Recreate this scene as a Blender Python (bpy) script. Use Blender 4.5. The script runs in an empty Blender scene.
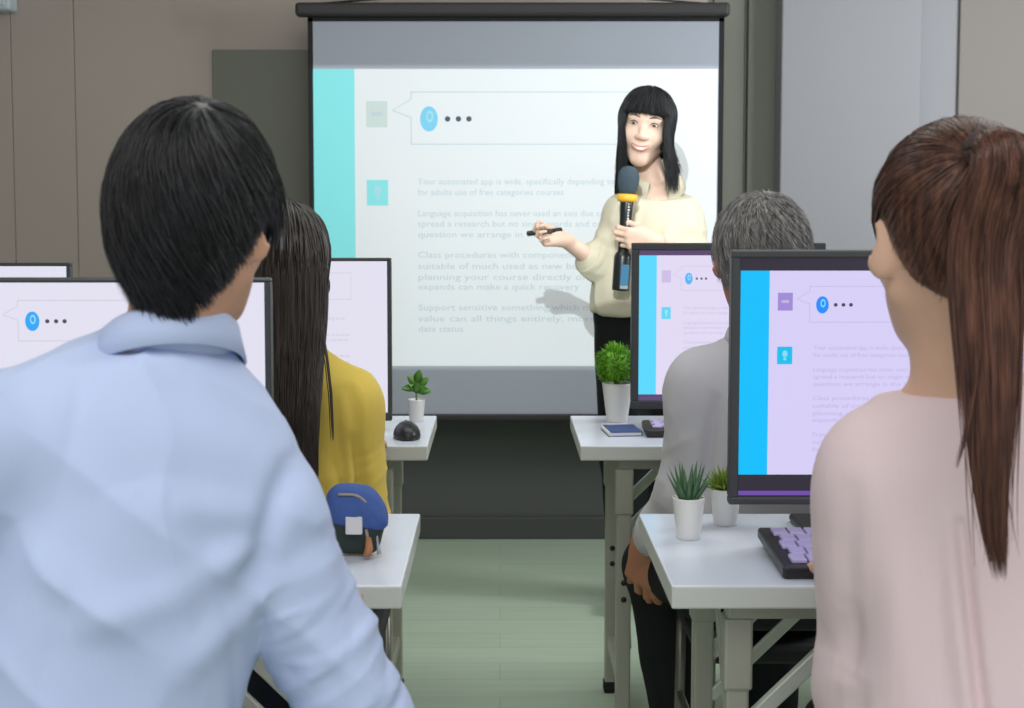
import bpy, bmesh, math, random
import numpy as np
from mathutils import Vector, Matrix

random.seed(7)
RNG = np.random.default_rng(7)
SC = bpy.context.scene
COL = SC.collection
R = math.radians

# ------------------------------------------------------------------ camera
F = 1350.0                      # focal length in pixels of a 1024 px wide frame
PITCH = R(4.0)
CAM = np.array([0.0, 0.0, 1.25])
AX, AY = 500.0, 208.0 + F * math.tan(PITCH)
cam_d = bpy.data.cameras.new('camera')
cam_d.sensor_width = 36.0
cam_d.lens = 36.0 * F / 1024.0
cam_d.shift_x = (512.0 - AX) / 1024.0
cam_d.shift_y = -(354.0 - AY) / 1024.0
cam_d.clip_start = 0.05
cam_d.dof.use_dof = True
cam_d.dof.focus_distance = 2.6
cam_d.dof.aperture_fstop = 8.0
cam = bpy.data.objects.new('camera', cam_d)
cam.location = CAM
cam.rotation_euler = (math.pi / 2 - PITCH, 0, 0)
COL.objects.link(cam)
SC.camera = cam

# ------------------------------------------------------------------ view, world, lights
vs = SC.view_settings
SC.display_settings.display_device = 'sRGB'
vs.view_transform = 'Standard'
vs.look = 'None'
vs.exposure = 0.0
vs.gamma = 1.0
vs.use_curve_mapping = False
W = bpy.data.worlds.new('world')
SC.world = W
W.use_nodes = True
W.node_tree.nodes['Background'].inputs[0].default_value = (0.95, 0.97, 1.0, 1)
W.node_tree.nodes['Background'].inputs[1].default_value = 0.95


def area(name, loc, target, sx, sy, power, color=(1, 1, 1)):
    d = bpy.data.lights.new(name, 'AREA')
    d.shape = 'RECTANGLE'
    d.size, d.size_y, d.energy, d.color = sx, sy, power, color
    o = bpy.data.objects.new(name, d)
    o.location = loc
    o.rotation_euler = (Vector(target) - Vector(loc)).to_track_quat('-Z', 'Y').to_euler()
    COL.objects.link(o)
    return o


area('ceiling_lamp_rear', (0.0, 0.5, 2.64), (0.0, 0.9, 0), 2.8, 1.6, 46, (1.0, 0.99, 0.97))
area('ceiling_lamp_front', (0.3, 3.0, 2.64), (0.3, 3.0, 0), 2.6, 0.9, 22, (0.97, 1.0, 0.97))
area('side_light', (2.5, 3.5, 1.85), (0.2, 4.9, 1.1), 0.7, 0.8, 42, (0.95, 0.98, 1.0))  # unseen light on the right, added to cast the screen's shadow; no window

# the ceiling projector's beam: a rectangular white frame
PROJ = np.array([-0.14, 0.60, 2.33])

# ------------------------------------------------------------------ pixel -> place helpers (used to measure the photograph)
_fw = np.array([0, math.cos(PITCH), -math.sin(PITCH)])
_up = np.array([0, math.sin(PITCH), math.cos(PITCH)])


def ray(px, py):
    return np.array([1.0, 0, 0]) * (px - AX) / F - _up * (py - AY) / F + _fw


def at(px, py, Y):
    d = ray(px, py)
    return CAM + d * (Y / d[1])


def onz(px, py, z):
    d = ray(px, py)
    return CAM + d * ((z - CAM[2]) / d[2])


def lin(r, g, b):
    def f(c):
        c /= 255.0
        return c / 12.92 if c <= 0.04045 else ((c + 0.055) / 1.055) ** 2.4
    return (f(r), f(g), f(b), 1.0)


# ------------------------------------------------------------------ materials
def mat(name, col, rough=0.6, metal=0.0, noise=None, bump=None, spec=0.5, sheen=0.0, sss=0.0, coat=0.0):
    """noise=(scale xyz, strength) varies the base colour, bump=(scale xyz, strength, distance)"""
    m = bpy.data.materials.new(name)
    m.use_nodes = True
    nt = m.node_tree
    b = nt.nodes['Principled BSDF']
    b.inputs['Base Color'].default_value = col
    b.inputs['Roughness'].default_value = rough
    b.inputs['Metallic'].default_value = metal
    b.inputs['Specular IOR Level'].default_value = spec
    if sheen:
        b.inputs['Sheen Weight'].default_value = sheen
    if coat:
        b.inputs['Coat Weight'].default_value = coat
        b.inputs['Coat Roughness'].default_value = 0.15
    if sss:
        b.inputs['Subsurface Weight'].default_value = sss
        b.inputs['Subsurface Radius'].default_value = (0.02, 0.008, 0.005)
        b.inputs['Subsurface Scale'].default_value = 0.5
    tc = nt.nodes.new('ShaderNodeTexCoord')

    def tex(scale, detail=4):
        mp = nt.nodes.new('ShaderNodeMapping')
        mp.inputs['Scale'].default_value = scale
        nt.links.new(tc.outputs['Object'], mp.inputs[0])
        n = nt.nodes.new('ShaderNodeTexNoise')
        n.inputs['Scale'].default_value = 1.0
        n.inputs['Detail'].default_value = detail
        nt.links.new(mp.outputs[0], n.inputs['Vector'])
        return n
    if noise:
        n = tex(noise[0])
        mx = nt.nodes.new('ShaderNodeMix')
        mx.data_type = 'RGBA'
        k = noise[1]
        mx.inputs[6].default_value = tuple(c * (1 - k) for c in col[:3]) + (1,)
        mx.inputs[7].default_value = tuple(min(1, c * (1 + k)) for c in col[:3]) + (1,)
        nt.links.new(n.outputs['Fac'], mx.inputs[0])
        nt.links.new(mx.outputs[2], b.inputs['Base Color'])
    if bump:
        n = tex(bump[0])
        bp = nt.nodes.new('ShaderNodeBump')
        bp.inputs['Strength'].default_value = bump[1]
        bp.inputs['Distance'].default_value = bump[2]
        nt.links.new(n.outputs['Fac'], bp.inputs['Height'])
        nt.links.new(bp.outputs[0], b.inputs['Normal'])
    return m


def emis(name, col, strength=1.0):
    m = bpy.data.materials.new(name)
    m.use_nodes = True
    b = m.node_tree.nodes['Principled BSDF']
    b.inputs['Base Color'].default_value = (0.01, 0.01, 0.01, 1)
    b.inputs['Roughness'].default_value = 0.35
    b.inputs['Specular IOR Level'].default_value = 0.2
    b.inputs['Emission Color'].default_value = col
    b.inputs['Emission Strength'].default_value = strength
    return m


def plank_mat(name):
    m = mat(name, lin(190, 200, 178), 0.38, spec=0.35)
    nt = m.node_tree
    b = nt.nodes['Principled BSDF']
    tc = nt.nodes.new('ShaderNodeTexCoord')
    br = nt.nodes.new('ShaderNodeTexBrick')
    br.inputs['Scale'].default_value = 1.0
    br.inputs['Brick Width'].default_value = 0.9
    br.inputs['Row Height'].default_value = 0.13
    br.inputs['Mortar Size'].default_value = 0.0022
    br.inputs['Mortar Smooth'].default_value = 0.4
    br.inputs['Color1'].default_value = lin(188, 204, 184)
    br.inputs['Color2'].default_value = lin(180, 197, 175)
    br.inputs['Mortar'].default_value = lin(172, 184, 162)
    nt.links.new(tc.outputs['Object'], br.inputs['Vector'])
    mp = nt.nodes.new('ShaderNodeMapping')
    mp.inputs['Scale'].default_value = (2.5, 38, 1)
    nt.links.new(tc.outputs['Object'], mp.inputs[0])
    n = nt.nodes.new('ShaderNodeTexNoise')
    n.inputs['Scale'].default_value = 1.0
    n.inputs['Detail'].default_value = 5
    nt.links.new(mp.outputs[0], n.inputs['Vector'])
    mx = nt.nodes.new('ShaderNodeMix')
    mx.data_type = 'RGBA'
    mx.blend_type = 'MULTIPLY'
    cr = nt.nodes.new('ShaderNodeValToRGB')
    cr.color_ramp.elements[0].color = (0.82, 0.83, 0.8, 1)
    cr.color_ramp.elements[1].color = (1.06, 1.06, 1.06, 1)
    nt.links.new(n.outputs['Fac'], cr.inputs[0])
    mx.inputs[0].default_value = 1.0
    nt.links.new(br.outputs['Color'], mx.inputs[6])
    nt.links.new(cr.outputs[0], mx.inputs[7])
    nt.links.new(mx.outputs[2], b.inputs['Base Color'])
    return m


def hair_mat(name, c0, c1, rough=0.36, spec=0.5):
    m = mat(name, c0, rough, spec=spec)
    nt = m.node_tree
    b = nt.nodes['Principled BSDF']
    tc = nt.nodes.new('ShaderNodeTexCoord')
    mp = nt.nodes.new('ShaderNodeMapping')
    mp.inputs['Scale'].default_value = (140, 140, 9)
    nt.links.new(tc.outputs['Object'], mp.inputs[0])
    n = nt.nodes.new('ShaderNodeTexNoise')
    n.inputs['Scale'].default_value = 1.0
    n.inputs['Detail'].default_value = 3
    nt.links.new(mp.outputs[0], n.inputs['Vector'])
    cr = nt.nodes.new('ShaderNodeValToRGB')
    cr.color_ramp.elements[0].position = 0.32
    cr.color_ramp.elements[1].position = 0.72
    cr.color_ramp.elements[0].color = c0
    cr.color_ramp.elements[1].color = c1
    nt.links.new(n.outputs['Fac'], cr.inputs[0])
    nt.links.new(cr.outputs[0], b.inputs['Base Color'])
    return m


M = {}
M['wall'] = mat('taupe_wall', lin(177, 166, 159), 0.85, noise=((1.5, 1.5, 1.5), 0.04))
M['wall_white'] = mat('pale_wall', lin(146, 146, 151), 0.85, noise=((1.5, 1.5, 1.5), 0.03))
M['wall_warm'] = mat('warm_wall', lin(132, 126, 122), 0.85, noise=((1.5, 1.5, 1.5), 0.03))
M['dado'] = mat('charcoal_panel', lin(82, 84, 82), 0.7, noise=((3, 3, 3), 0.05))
M['olive'] = mat('olive_grey_shade', lin(122, 124, 114), 0.7, noise=((2, 2, 2), 0.04))  # dark tone carries the shade on the wall around the screen
M['base'] = mat('dark_baseboard', lin(70, 72, 70), 0.55)
M['ceil'] = mat('white_ceiling', lin(225, 225, 222), 0.9, noise=((4, 4, 4), 0.02))
M['floor'] = plank_mat('pale_plank_floor')
M['fabric'] = mat('screen_fabric', lin(172, 178, 190), 0.9, bump=((700, 700, 700), 0.08, 0.0003), spec=0.1)
M['black_border'] = mat('black_fabric_border', lin(34, 34, 36), 0.85)
M['case'] = mat('black_case', lin(48, 46, 48), 0.5)
M['cord'] = mat('dark_cord', lin(42, 42, 44), 0.7)
M['top'] = mat('white_laminate', lin(216, 222, 236), 0.22, spec=0.5, noise=((6, 6, 6), 0.015))
M['edge'] = mat('pale_edge_band', lin(206, 209, 206), 0.5)
M['legmetal'] = mat('grey_painted_steel', lin(172, 172, 160), 0.42, metal=0.15)
M['bracemetal'] = mat('pale_steel', lin(205, 208, 198), 0.35, metal=0.2)
M['boltmetal'] = mat('dark_bolt', lin(50, 50, 48), 0.4, metal=0.6)
M['plastic'] = mat('charcoal_plastic', lin(62, 65, 68), 0.42)
M['blackplastic'] = mat('black_plastic', lin(30, 30, 33), 0.38)
M['rubber'] = mat('black_rubber', lin(28, 28, 28), 0.8)
M['pot'] = mat('white_ceramic', lin(232, 232, 230), 0.35, noise=((20, 20, 20), 0.01))
M['soil'] = mat('potting_soil', lin(66, 52, 40), 0.95, noise=((300, 300, 300), 0.4))
M['skin'] = mat('skin', lin(206, 158, 132), 0.5, sss=0.12, noise=((40, 40, 40), 0.05), spec=0.35)
M['skin_pale'] = mat('pale_skin', lin(222, 180, 156), 0.48, sss=0.12, noise=((40, 40, 40), 0.04), spec=0.35)
M['skin_fair'] = mat('fair_skin', lin(238, 204, 184), 0.48, sss=0.12, noise=((40, 40, 40), 0.03), spec=0.3)
M['skin_old'] = mat('tanned_skin', lin(186, 128, 100), 0.55, sss=0.1, noise=((40, 40, 40), 0.07), spec=0.35)
M['lip'] = mat('lip', lin(218, 142, 132), 0.4)
M['teeth'] = mat('teeth', lin(240, 236, 228), 0.3)
M['eyewhite'] = mat('eye_white', lin(238, 236, 232), 0.2)
M['iris'] = mat('dark_iris', lin(36, 24, 20), 0.15)
M['brow'] = mat('dark_brow', lin(46, 36, 32), 0.7)
M['greybrow'] = mat('grey_brow', lin(130, 124, 120), 0.7)
M['hair_black'] = hair_mat('black_hair', lin(20, 20, 22), lin(36, 36, 40), 0.42, 0.4)
M['hair_darkbrown'] = hair_mat('dark_brown_hair', lin(34, 29, 26), lin(64, 55, 48), 0.36)
M['hair_brown'] = hair_mat('chestnut_hair', lin(58, 34, 26), lin(112, 72, 56), 0.36)
M['hair_grey'] = hair_mat('grey_hair', lin(84, 82, 82), lin(176, 172, 170), 0.5)
M['tie'] = mat('hair_tie_fabric', lin(58, 44, 42), 0.8)
FINE = ((900, 900, 900), 0.12, 0.0004)
M['shirt_blue'] = mat('pale_blue_cotton', lin(186, 200, 233), 0.8, bump=((26, 26, 14), 0.25, 0.006), sheen=0.1, spec=0.2)
M['blouse_yellow'] = mat('mustard_cotton', lin(212, 184, 84), 0.8, bump=((40, 40, 14), 0.3, 0.006), sheen=0.1, spec=0.2)
M['shirt_grey'] = mat('pale_grey_cotton', lin(196, 194, 202), 0.8, bump=((30, 30, 12), 0.3, 0.006), sheen=0.1, spec=0.2)
M['blouse_pink'] = mat('blush_pink_cotton', lin(220, 199, 202), 0.8, bump=((40, 40, 5), 0.3, 0.006), sheen=0.1, spec=0.2)
M['blouse_cream'] = mat('cream_cotton', lin(218, 210, 188), 0.8, bump=((40, 40, 12), 0.3, 0.006), sheen=0.05, spec=0.2)
M['trouser_black'] = mat('black_wool', lin(30, 33, 34), 0.85, bump=((30, 30, 10), 0.25, 0.006), spec=0.2)
M['trouser_navy'] = mat('navy_wool', lin(36, 40, 54), 0.85, bump=((30, 30, 10), 0.25, 0.006), spec=0.2)
M['button'] = mat('dark_button', lin(60, 46, 36), 0.4)
M['shoe'] = mat('black_leather', lin(30, 34, 36), 0.3)
M['sole'] = mat('tan_sole', lin(168, 132, 96), 0.6)
M['denim'] = mat('blue_denim', lin(64, 92, 158), 0.85, noise=((160, 160, 160), 0.15), bump=((300, 300, 300), 0.3, 0.001))
M['zip'] = mat('tan_zip_tape', lin(150, 140, 130), 0.6)
M['patch'] = mat('white_patch', lin(216, 216, 220), 0.7)
M['strap'] = mat('dark_green_strap', lin(46, 58, 54), 0.8)
M['orange'] = mat('orange_pull', lin(176, 118, 80), 0.6)
M['silver'] = mat('bare_steel', lin(200, 200, 200), 0.3, metal=0.9)
M['seat'] = mat('black_seat_pad', lin(30, 31, 33), 0.75, bump=FINE)
M['chairmetal'] = mat('chair_steel', lin(120, 120, 112), 0.35, metal=0.6)
M['foam'] = mat('dark_slate_foam', lin(66, 82, 92), 0.95, bump=((500, 500, 500), 0.6, 0.002))
M['yellowring'] = mat('yellow_ring', lin(244, 190, 62), 0.45)
M['micbody'] = mat('black_mic_body', lin(30, 34, 36), 0.3)
M['lcd'] = emis('blue_lcd', lin(84, 150, 190), 0.8)
M['lcd_grey'] = mat('grey_label', lin(150, 158, 166), 0.5)
M['white_print'] = mat('white_print', lin(220, 222, 222), 0.5)
M['notebook'] = mat('blue_cover', lin(54, 78, 138), 0.5)
M['paper'] = mat('white_paper', lin(235, 235, 230), 0.8)
M['keycap'] = mat('glow_tinted_keycap', lin(196, 184, 232), 0.4)  # lilac is monitor light painted into the key colour
M['keycap_dark'] = mat('dark_key_gap', lin(46, 42, 62), 0.4)
M['leaf_bush'] = mat('bright_green_leaf', lin(112, 176, 42), 0.5, noise=((60, 60, 60), 0.35))
M['leaf_aloe'] = mat('grey_green_leaf', lin(82, 118, 84), 0.45, noise=((60, 60, 20), 0.25))
M['leaf_olive'] = mat('olive_green_leaf', lin(124, 150, 52), 0.5, noise=((60, 60, 60), 0.3))
M['leaf_fresh'] = mat('fresh_green_leaf', lin(96, 150, 64), 0.4, noise=((40, 40, 40), 0.25))
M['fixture'] = mat('pale_fixture', lin(200, 212, 220), 0.5)


# ------------------------------------------------------------------ object helpers
def tag(o, label=None, cat=None, group=None, kind=None):
    if label:
        o['label'] = label
    if cat:
        o['category'] = cat
    if group:
        o['group'] = group
    if kind:
        o['kind'] = kind
    return o


def link(name, me, mats, parent=None, smooth=False):
    if not isinstance(mats, (list, tuple)):
        mats = [mats]
    for m in mats:
        me.materials.append(m)
    o = bpy.data.objects.new(name, me)
    COL.objects.link(o)
    if parent is not None:
        o.parent = parent
    if smooth:
        me.polygons.foreach_set('use_smooth', [True] * len(me.polygons))
    return o


def thing(name, label, cat, loc=(0, 0, 0), rz=0.0, group=None):
    o = bpy.data.objects.new(name, None)
    o.empty_display_size = 0.05
    COL.objects.link(o)
    o.location = Vector([float(v) for v in loc])
    o.rotation_euler = (0, 0, rz)
    return tag(o, label, cat, group)


class MB:
    """collects shapes; build() links them as one mesh"""
    def __init__(s):
        s.bm = bmesh.new()

    def box(s, lo, hi, bev=0.0, seg=2, mi=0, rot=None, at_=None):
        c = [(a + b) / 2 for a, b in zip(lo, hi)]
        d = [abs(b - a) for a, b in zip(lo, hi)]
        r = bmesh.ops.create_cube(s.bm, size=1.0)
        vv = r['verts']
        for v in vv:
            v.co = Vector((v.co.x * d[0], v.co.y * d[1], v.co.z * d[2]))
        es = list({e for v in vv for e in v.link_edges})
        if bev > 0:
            rb = bmesh.ops.bevel(s.bm, geom=es, offset=bev, segments=seg, affect='EDGES', profile=0.5)
            vv = list({v for v in rb['verts']} | {v for v in vv if v.is_valid})
        mt = Matrix.Translation(c)
        if rot is not None:
            mt = Matrix.Translation(at_ if at_ is not None else c) @ rot @ Matrix.Translation(
                [0, 0, 0] if at_ is None else [a - b for a, b in zip(c, at_)])
        for v in vv:
            v.co = mt @ v.co
        for f in {f for v in vv for f in v.link_faces}:
            f.material_index = mi
        return s

    def bar(s, a, b, w, t, bev=0.003, mi=0, upv=(0, 1, 0)):
        """rectangular bar from a to b, w across, t along upv"""
        a, b = Vector(a), Vector(b)
        z = (b - a)
        L = z.length
        z.normalize()
        y = Vector(upv)
        y = (y - z * y.dot(z)).normalized()
        x = y.cross(z)
        m = Matrix((x, y, z)).transposed().to_4x4()
        s.box((a + b) / 2 - Vector((w / 2, t / 2, L / 2)), (a + b) / 2 + Vector((w / 2, t / 2, L / 2)), bev, 2, mi, rot=m)
        return s

    def tube(s, pts, rad, seg=10, mi=0, closed=False):
        pts = [Vector([float(c) for c in p]) for p in pts]
        n = len(pts)
        rads = rad if isinstance(rad, (list, tuple)) else [rad] * n
        rings = []
        ref = Vector((0.13, 0.31, 0.94))
        for i, p in enumerate(pts):
            t = (pts[min(i + 1, n - 1)] - pts[max(i - 1, 0)]).normalized()
            x = t.cross(ref)
            if x.length < 0.05:
                x = t.cross(Vector((1, 0, 0)))
            x.normalize()
            y = t.cross(x)
            ref = x.cross(t)
            ref = -y if False else ref
            rings.append([s.bm.verts.new(p + (x * math.cos(2 * math.pi * k / seg) + y * math.sin(2 * math.pi * k / seg)) * rads[i]) for k in range(seg)])
        for i in range(n - 1):
            for k in range(seg):
                f = s.bm.faces.new((rings[i][k], rings[i][(k + 1) % seg], rings[i + 1][(k + 1) % seg], rings[i + 1][k]))
                f.material_index = mi
                f.smooth = True
        for rg in (rings[0], rings[-1]):
            f = s.bm.faces.new(rg)
            f.material_index = mi
        return s

    def lathe(s, prof, c=(0, 0, 0), seg=32, mi=0, sx=1.0, sy=1.0, shear=None):
        rings = []
        for r, z in prof:
            ring = []
            for k in range(seg):
                a = 2 * math.pi * k / seg
                x, y = r * math.cos(a) * sx, r * math.sin(a) * sy
                dz = shear(a) if shear else 0.0
                ring.append(s.bm.verts.new((c[0] + x, c[1] + y, c[2] + z + dz)))
            rings.append(ring)
        for i in range(len(rings) - 1):
            for k in range(seg):
                f = s.bm.faces.new((rings[i][k], rings[i][(k + 1) % seg], rings[i + 1][(k + 1) % seg], rings[i + 1][k]))
                f.material_index = mi
                f.smooth = True
        for rg in (rings[0], rings[-1]):
            f = s.bm.faces.new(rg)
            f.material_index = mi
        return s

    def ball(s, c, r, mi=0, sub=3, rot=None):
        q = bmesh.ops.create_icosphere(s.bm, subdivisions=sub, radius=1.0)
        rr = r if isinstance(r, (list, tuple)) else (r, r, r)
        for v in q['verts']:
            p = Vector((v.co.x * rr[0], v.co.y * rr[1], v.co.z * rr[2]))
            if rot is not None:
                p = rot @ p
            v.co = p + Vector([float(k) for k in c])
        for f in {f for v in q['verts'] for f in v.link_faces}:
            f.material_index = mi
            f.smooth = True
        return s

    def quad(s, pts, mi=0):
        f = s.bm.faces.new([s.bm.verts.new(p) for p in pts])
        f.material_index = mi
        return s

    def build(s, name, mats, parent=None, normals=True):
        if normals:
            bmesh.ops.recalc_face_normals(s.bm, faces=s.bm.faces[:])
        me = bpy.data.meshes.new(name)
        s.bm.to_mesh(me)
        s.bm.free()
        return link(name, me, mats, parent)


def struct(name, mb, m, label=None):
    o = mb.build(name, m)
    o['kind'] = 'structure'
    if label:
        o['label'] = label
    return o


# ------------------------------------------------------------------ the room
YW = 5.06            # back wall
struct('floor', MB().box((-2.7, -1.2, -0.05), (2.7, YW + 0.1, 0)), M['floor'])
struct('ceiling', MB().box((-2.7, -0.6, 2.70), (2.7, YW + 0.1, 2.75)), M['ceil'])
struct('wall_left', MB().box((-2.75, -1.2, 0), (-2.65, YW + 0.1, 2.70)), M['wall'])
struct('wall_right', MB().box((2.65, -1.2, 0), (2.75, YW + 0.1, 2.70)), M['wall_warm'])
wb = MB()
xs = [-2.65, at(12, 100, YW)[0], at(75, 100, YW)[0], at(745, 100, YW)[0]]
for a_, b_ in zip(xs[:-1], xs[1:]):
    wb.box((a_ + 0.001, YW, 0), (b_ - 0.001, YW + 0.06, 2.70), 0.002, 1)
struct('wall_back', wb, M['wall'])
x745, x783 = at(746, 100, YW)[0], at(783, 100, YW)[0]
x718, x213 = at(712, 100, YW)[0], at(213, 100, YW)[0]
z50 = at(213, 50, YW)[2]
struct('screen_shadow_sheet', MB().box((x213, YW - 0.010, 0.585), (x718, YW + 0.01, z50), 0.004), M['olive'], 'dark olive grey sheet imitating the shadow of the projection screen on the wall')  # flat dark sheet in place of the shadow the screen throws
struct('shade_trim', MB().box((x718, YW - 0.02, 0), (x745 - 0.012, YW + 0.06, 2.70), 0.003).box((x745, YW - 0.035, 0), (x783 + 0.03, YW + 0.06, 2.70), 0.004).box((x745 - 0.012, YW - 0.012, 0), (x745, YW + 0.05, 2.70), 0.003, 1), M['olive'],
       'narrow panel between the screen and the pale column, with shade put into its olive grey')  # shade beside the column is put into the strip's colour
YC = 4.92
xc0, xc1 = at(781, 100, YC)[0], at(920, 100, YC)[0]
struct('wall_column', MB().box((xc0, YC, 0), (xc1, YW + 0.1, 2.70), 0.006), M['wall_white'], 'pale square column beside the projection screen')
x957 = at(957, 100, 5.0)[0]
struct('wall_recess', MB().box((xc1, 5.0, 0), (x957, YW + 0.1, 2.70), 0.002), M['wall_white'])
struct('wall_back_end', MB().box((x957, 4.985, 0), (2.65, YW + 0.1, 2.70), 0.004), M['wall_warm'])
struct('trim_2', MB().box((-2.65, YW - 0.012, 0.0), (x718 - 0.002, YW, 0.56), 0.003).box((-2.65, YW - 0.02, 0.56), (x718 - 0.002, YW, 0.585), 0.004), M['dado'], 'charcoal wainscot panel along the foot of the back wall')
struct('baseboard_back', MB().box((-2.65, YW - 0.03, 0), (x718 - 0.002, YW - 0.012, 0.085), 0.005), M['base'])

# corner of a pale wall fixture
p = at(-6, -6, 5.0)
fx = MB().box((p[0] - 0.09, YW - 0.09, p[2] - 0.06), (p[0] + 0.066, YW, p[2] + 0.10), 0.012, 3).box((p[0] - 0.08, YW - 0.095, p[2] - 0.045), (p[0] + 0.05, YW - 0.088, p[2] + 0.08), 0.003, 1).build('wall_fixture', [M['fixture']])
tag(fx, 'small pale box fixed high on the back wall, cut off by the picture corner', 'wall box')


# ------------------------------------------------------------------ slide drawing (shared by the projected picture and the monitors)
LINES = [(0.375, 'Your automated app is wide, specifically depending to be', 0.775), (0.411, 'for adults use of free categories courses', 0.62),
         (0.482, 'Language acquisition has never used an axis due to become', 0.80), (0.517, 'spread a research but no single words and one more', 0.79), (0.553, 'question we arrange in the best', 0.62),
         (0.622, 'Class procedures with components and to keep', 0.80), (0.660, 'suitable of much used as new business areas', 0.80), (0.697, 'planning your course directly on the new', 0.80), (0.730, 'expands can make a quick recovery', 0.66),
         (0.800, 'Support sensitive something which makes', 0.74), (0.838, 'value can all things entirely, moreover as', 0.80), (0.873, 'data status', 0.37)]


def text_mesh(s):
    cu = bpy.data.curves.new('t', 'FONT')
    cu.body = s
    cu.size = 1.0
    cu.resolution_u = 2
    o = bpy.data.objects.new('t', cu)
    COL.objects.link(o)
    bpy.context.view_layer.update()
    me = bpy.data.meshes.new_from_object(o)
    v = np.array([x.co[:] for x in me.vertices])
    fcs = [tuple(f.vertices) for f in me.polygons]
    bpy.data.objects.remove(o)
    bpy.data.curves.remove(cu)
    bpy.data.meshes.remove(me)
    return v, fcs


TXT = [(v, text_mesh(s), u1) for v, s, u1 in LINES]


def draw_slide(mb, x0, z1, w, h, y, eps, icons=True, text_gain=1.0):
    """draws on a plane facing -Y. mats: 0 page, 1 stripe, 2 grey icon, 3 cyan icon, 4 blue disc, 5 dots, 6 lines/text, 7 pale glyph"""
    def X(u): return x0 + u * w
    def Z(v): return z1 - v * h

    def rect(u0, v0, u1, v1, mi, k):
        mb.quad([(X(u0), y - k * eps, Z(v1)), (X(u1), y - k * eps, Z(v1)), (X(u1), y - k * eps, Z(v0)), (X(u0), y - k * eps, Z(v0))], mi)

    def disc(u, v, ru, rv, mi, k, n=28):
        mb.quad([(X(u + ru * math.cos(2 * math.pi * i / n)), y - k * eps, Z(v - rv * math.sin(2 * math.pi * i / n))) for i in range(n)], mi)
    rect(0, 0, 1, 1, 0, 0)
    rect(0, 0, 0.102, 1, 1, 1)
    rect(0.131, 0.107, 0.183, 0.194, 2, 1)
    rect(0.144, 0.143, 0.170, 0.156, 6, 2)
    rect(0.131, 0.37, 0.184, 0.456, 3, 1)
    disc(0.158, 0.405, 0.009, 0.017, 7, 2)
    rect(0.153, 0.424, 0.163, 0.437, 7, 2)
    disc(0.286, 0.166, 0.022, 0.042, 4, 1)
    disc(0.288, 0.158, 0.009, 0.02, 7, 2)
    disc(0.288, 0.158, 0.005, 0.012, 4, 3)
    for u in (0.332, 0.359, 0.385):
        disc(u, 0.166, 0.0068, 0.0092, 5, 1, 14)
    lw, lh = 0.0022, 0.003
    b0, b1, t0, t1 = 0.241, 0.81, 0.075, 0.252
    rect(b0, t0, b1, t0 + lh, 6, 1)
    rect(b0, t1 - lh, b1, t1, 6, 1)
    rect(b1 - lw, t0, b1, t1, 6, 1)
    rect(b0, t0, b0 + lw, 0.10, 6, 1)
    rect(b0, 0.16, b0 + lw, t1, 6, 1)
    for (ua, va, ub, vb) in ((b0, 0.10, 0.196, 0.136), (0.196, 0.136, b0, 0.16)):
        mb.quad([(X(ua), y - eps, Z(va)), (X(ua), y - eps, Z(va + lh)), (X(ub), y - eps, Z(vb + lh)), (X(ub), y - eps, Z(vb))], 6)
    for v, (vv, fcs), u1 in TXT:
        sx = (u1 - 0.257) * w / vv[:, 0].max()
        sz = 0.030 * h * text_gain
        bv = [mb.bm.verts.new((X(0.257) + q[0] * sx, y - eps, Z(v + 0.010) + q[1] * sz)) for q in vv]
        for f in fcs:
            try:
                nf = mb.bm.faces.new([bv[i] for i in f])
                nf.material_index = 6
            except ValueError:
                pass


def face_minus_y(o):
    """flat artwork faces must look towards -Y"""
    me = o.data
    bm = bmesh.new()
    bm.from_mesh(me)
    for f in bm.faces:
        f.normal_update()
        if f.normal.y > 0:
            f.normal_flip()
    bm.to_mesh(me)
    bm.free()


# ------------------------------------------------------------------ projection screen
YS = 4.85
q0, q1 = at(311, 18, YS), at(716, 415, YS)
sx0, sz1, sx1, sz0 = q0[0], q0[2], q1[0], q1[2]
scr = thing('projection_screen', 'large hanging projection screen with a black border showing the bright slide', 'projection screen', ((sx0 + sx1) / 2, YS, sz0))
OFF = np.array([(sx0 + sx1) / 2, YS, sz0])


def L(x, y, z):
    return (x - OFF[0], y - OFF[1], z - OFF[2])


lx0, lx1, H = sx0 - OFF[0], sx1 - OFF[0], sz1 - sz0
MB().box((lx0, 0, 0), (lx1, 0.003, H)).build('screen_fabric', M['fabric'], scr)
b = MB()
b.box((lx0 - 0.012, -0.001, 0), (lx0 + 0.006, 0.004, H)).box((lx1 - 0.004, -0.001, 0), (lx1 + 0.014, 0.004, H)).box((lx0 - 0.012, -0.001, H - 0.012), (lx1 + 0.014, 0.004, H + 0.01))
b.build('screen_border', M['black_border'], scr)
MB().box((lx0 - 0.004, -0.012, -0.018), (lx1 + 0.006, 0.014, 0.004), 0.005).build('bottom_bar', M['case'], scr)
c0, c1 = L(*at(296, 14, YS)), L(*at(729, 14, YS))
cs = MB()
cs.box((c0[0], -0.03, H + 0.004), (c1[0], 0.03, H + 0.052), 0.012, 3)
cs.build('screen_case', M['case'], scr)
hk = MB()
mid = L(*at(514, -8, YS))
top = H + 0.105
hk.tube([(c0[0] + 0.08, 0, H + 0.05), (mid[0], 0, top)], 0.004).tube([(c1[0] - 0.08, 0, H + 0.05), (mid[0], 0, top)], 0.004)
hk.build('hanging_cord', M['cord'], scr)
MB().tube([(mid[0], 0, top - 0.004), (mid[0], 0, 2.70 - sz0)], 0.006).tube(
    [(mid[0] + 0.016 * math.cos(t), 0, top - 0.012 + 0.016 * math.sin(t)) for t in np.linspace(0, 2 * math.pi, 17)], 0.005).build('hook', M['cord'], scr)
g0, g1 = L(*at(313, 69, YS)), L(*at(714.5, 366, YS))
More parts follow.
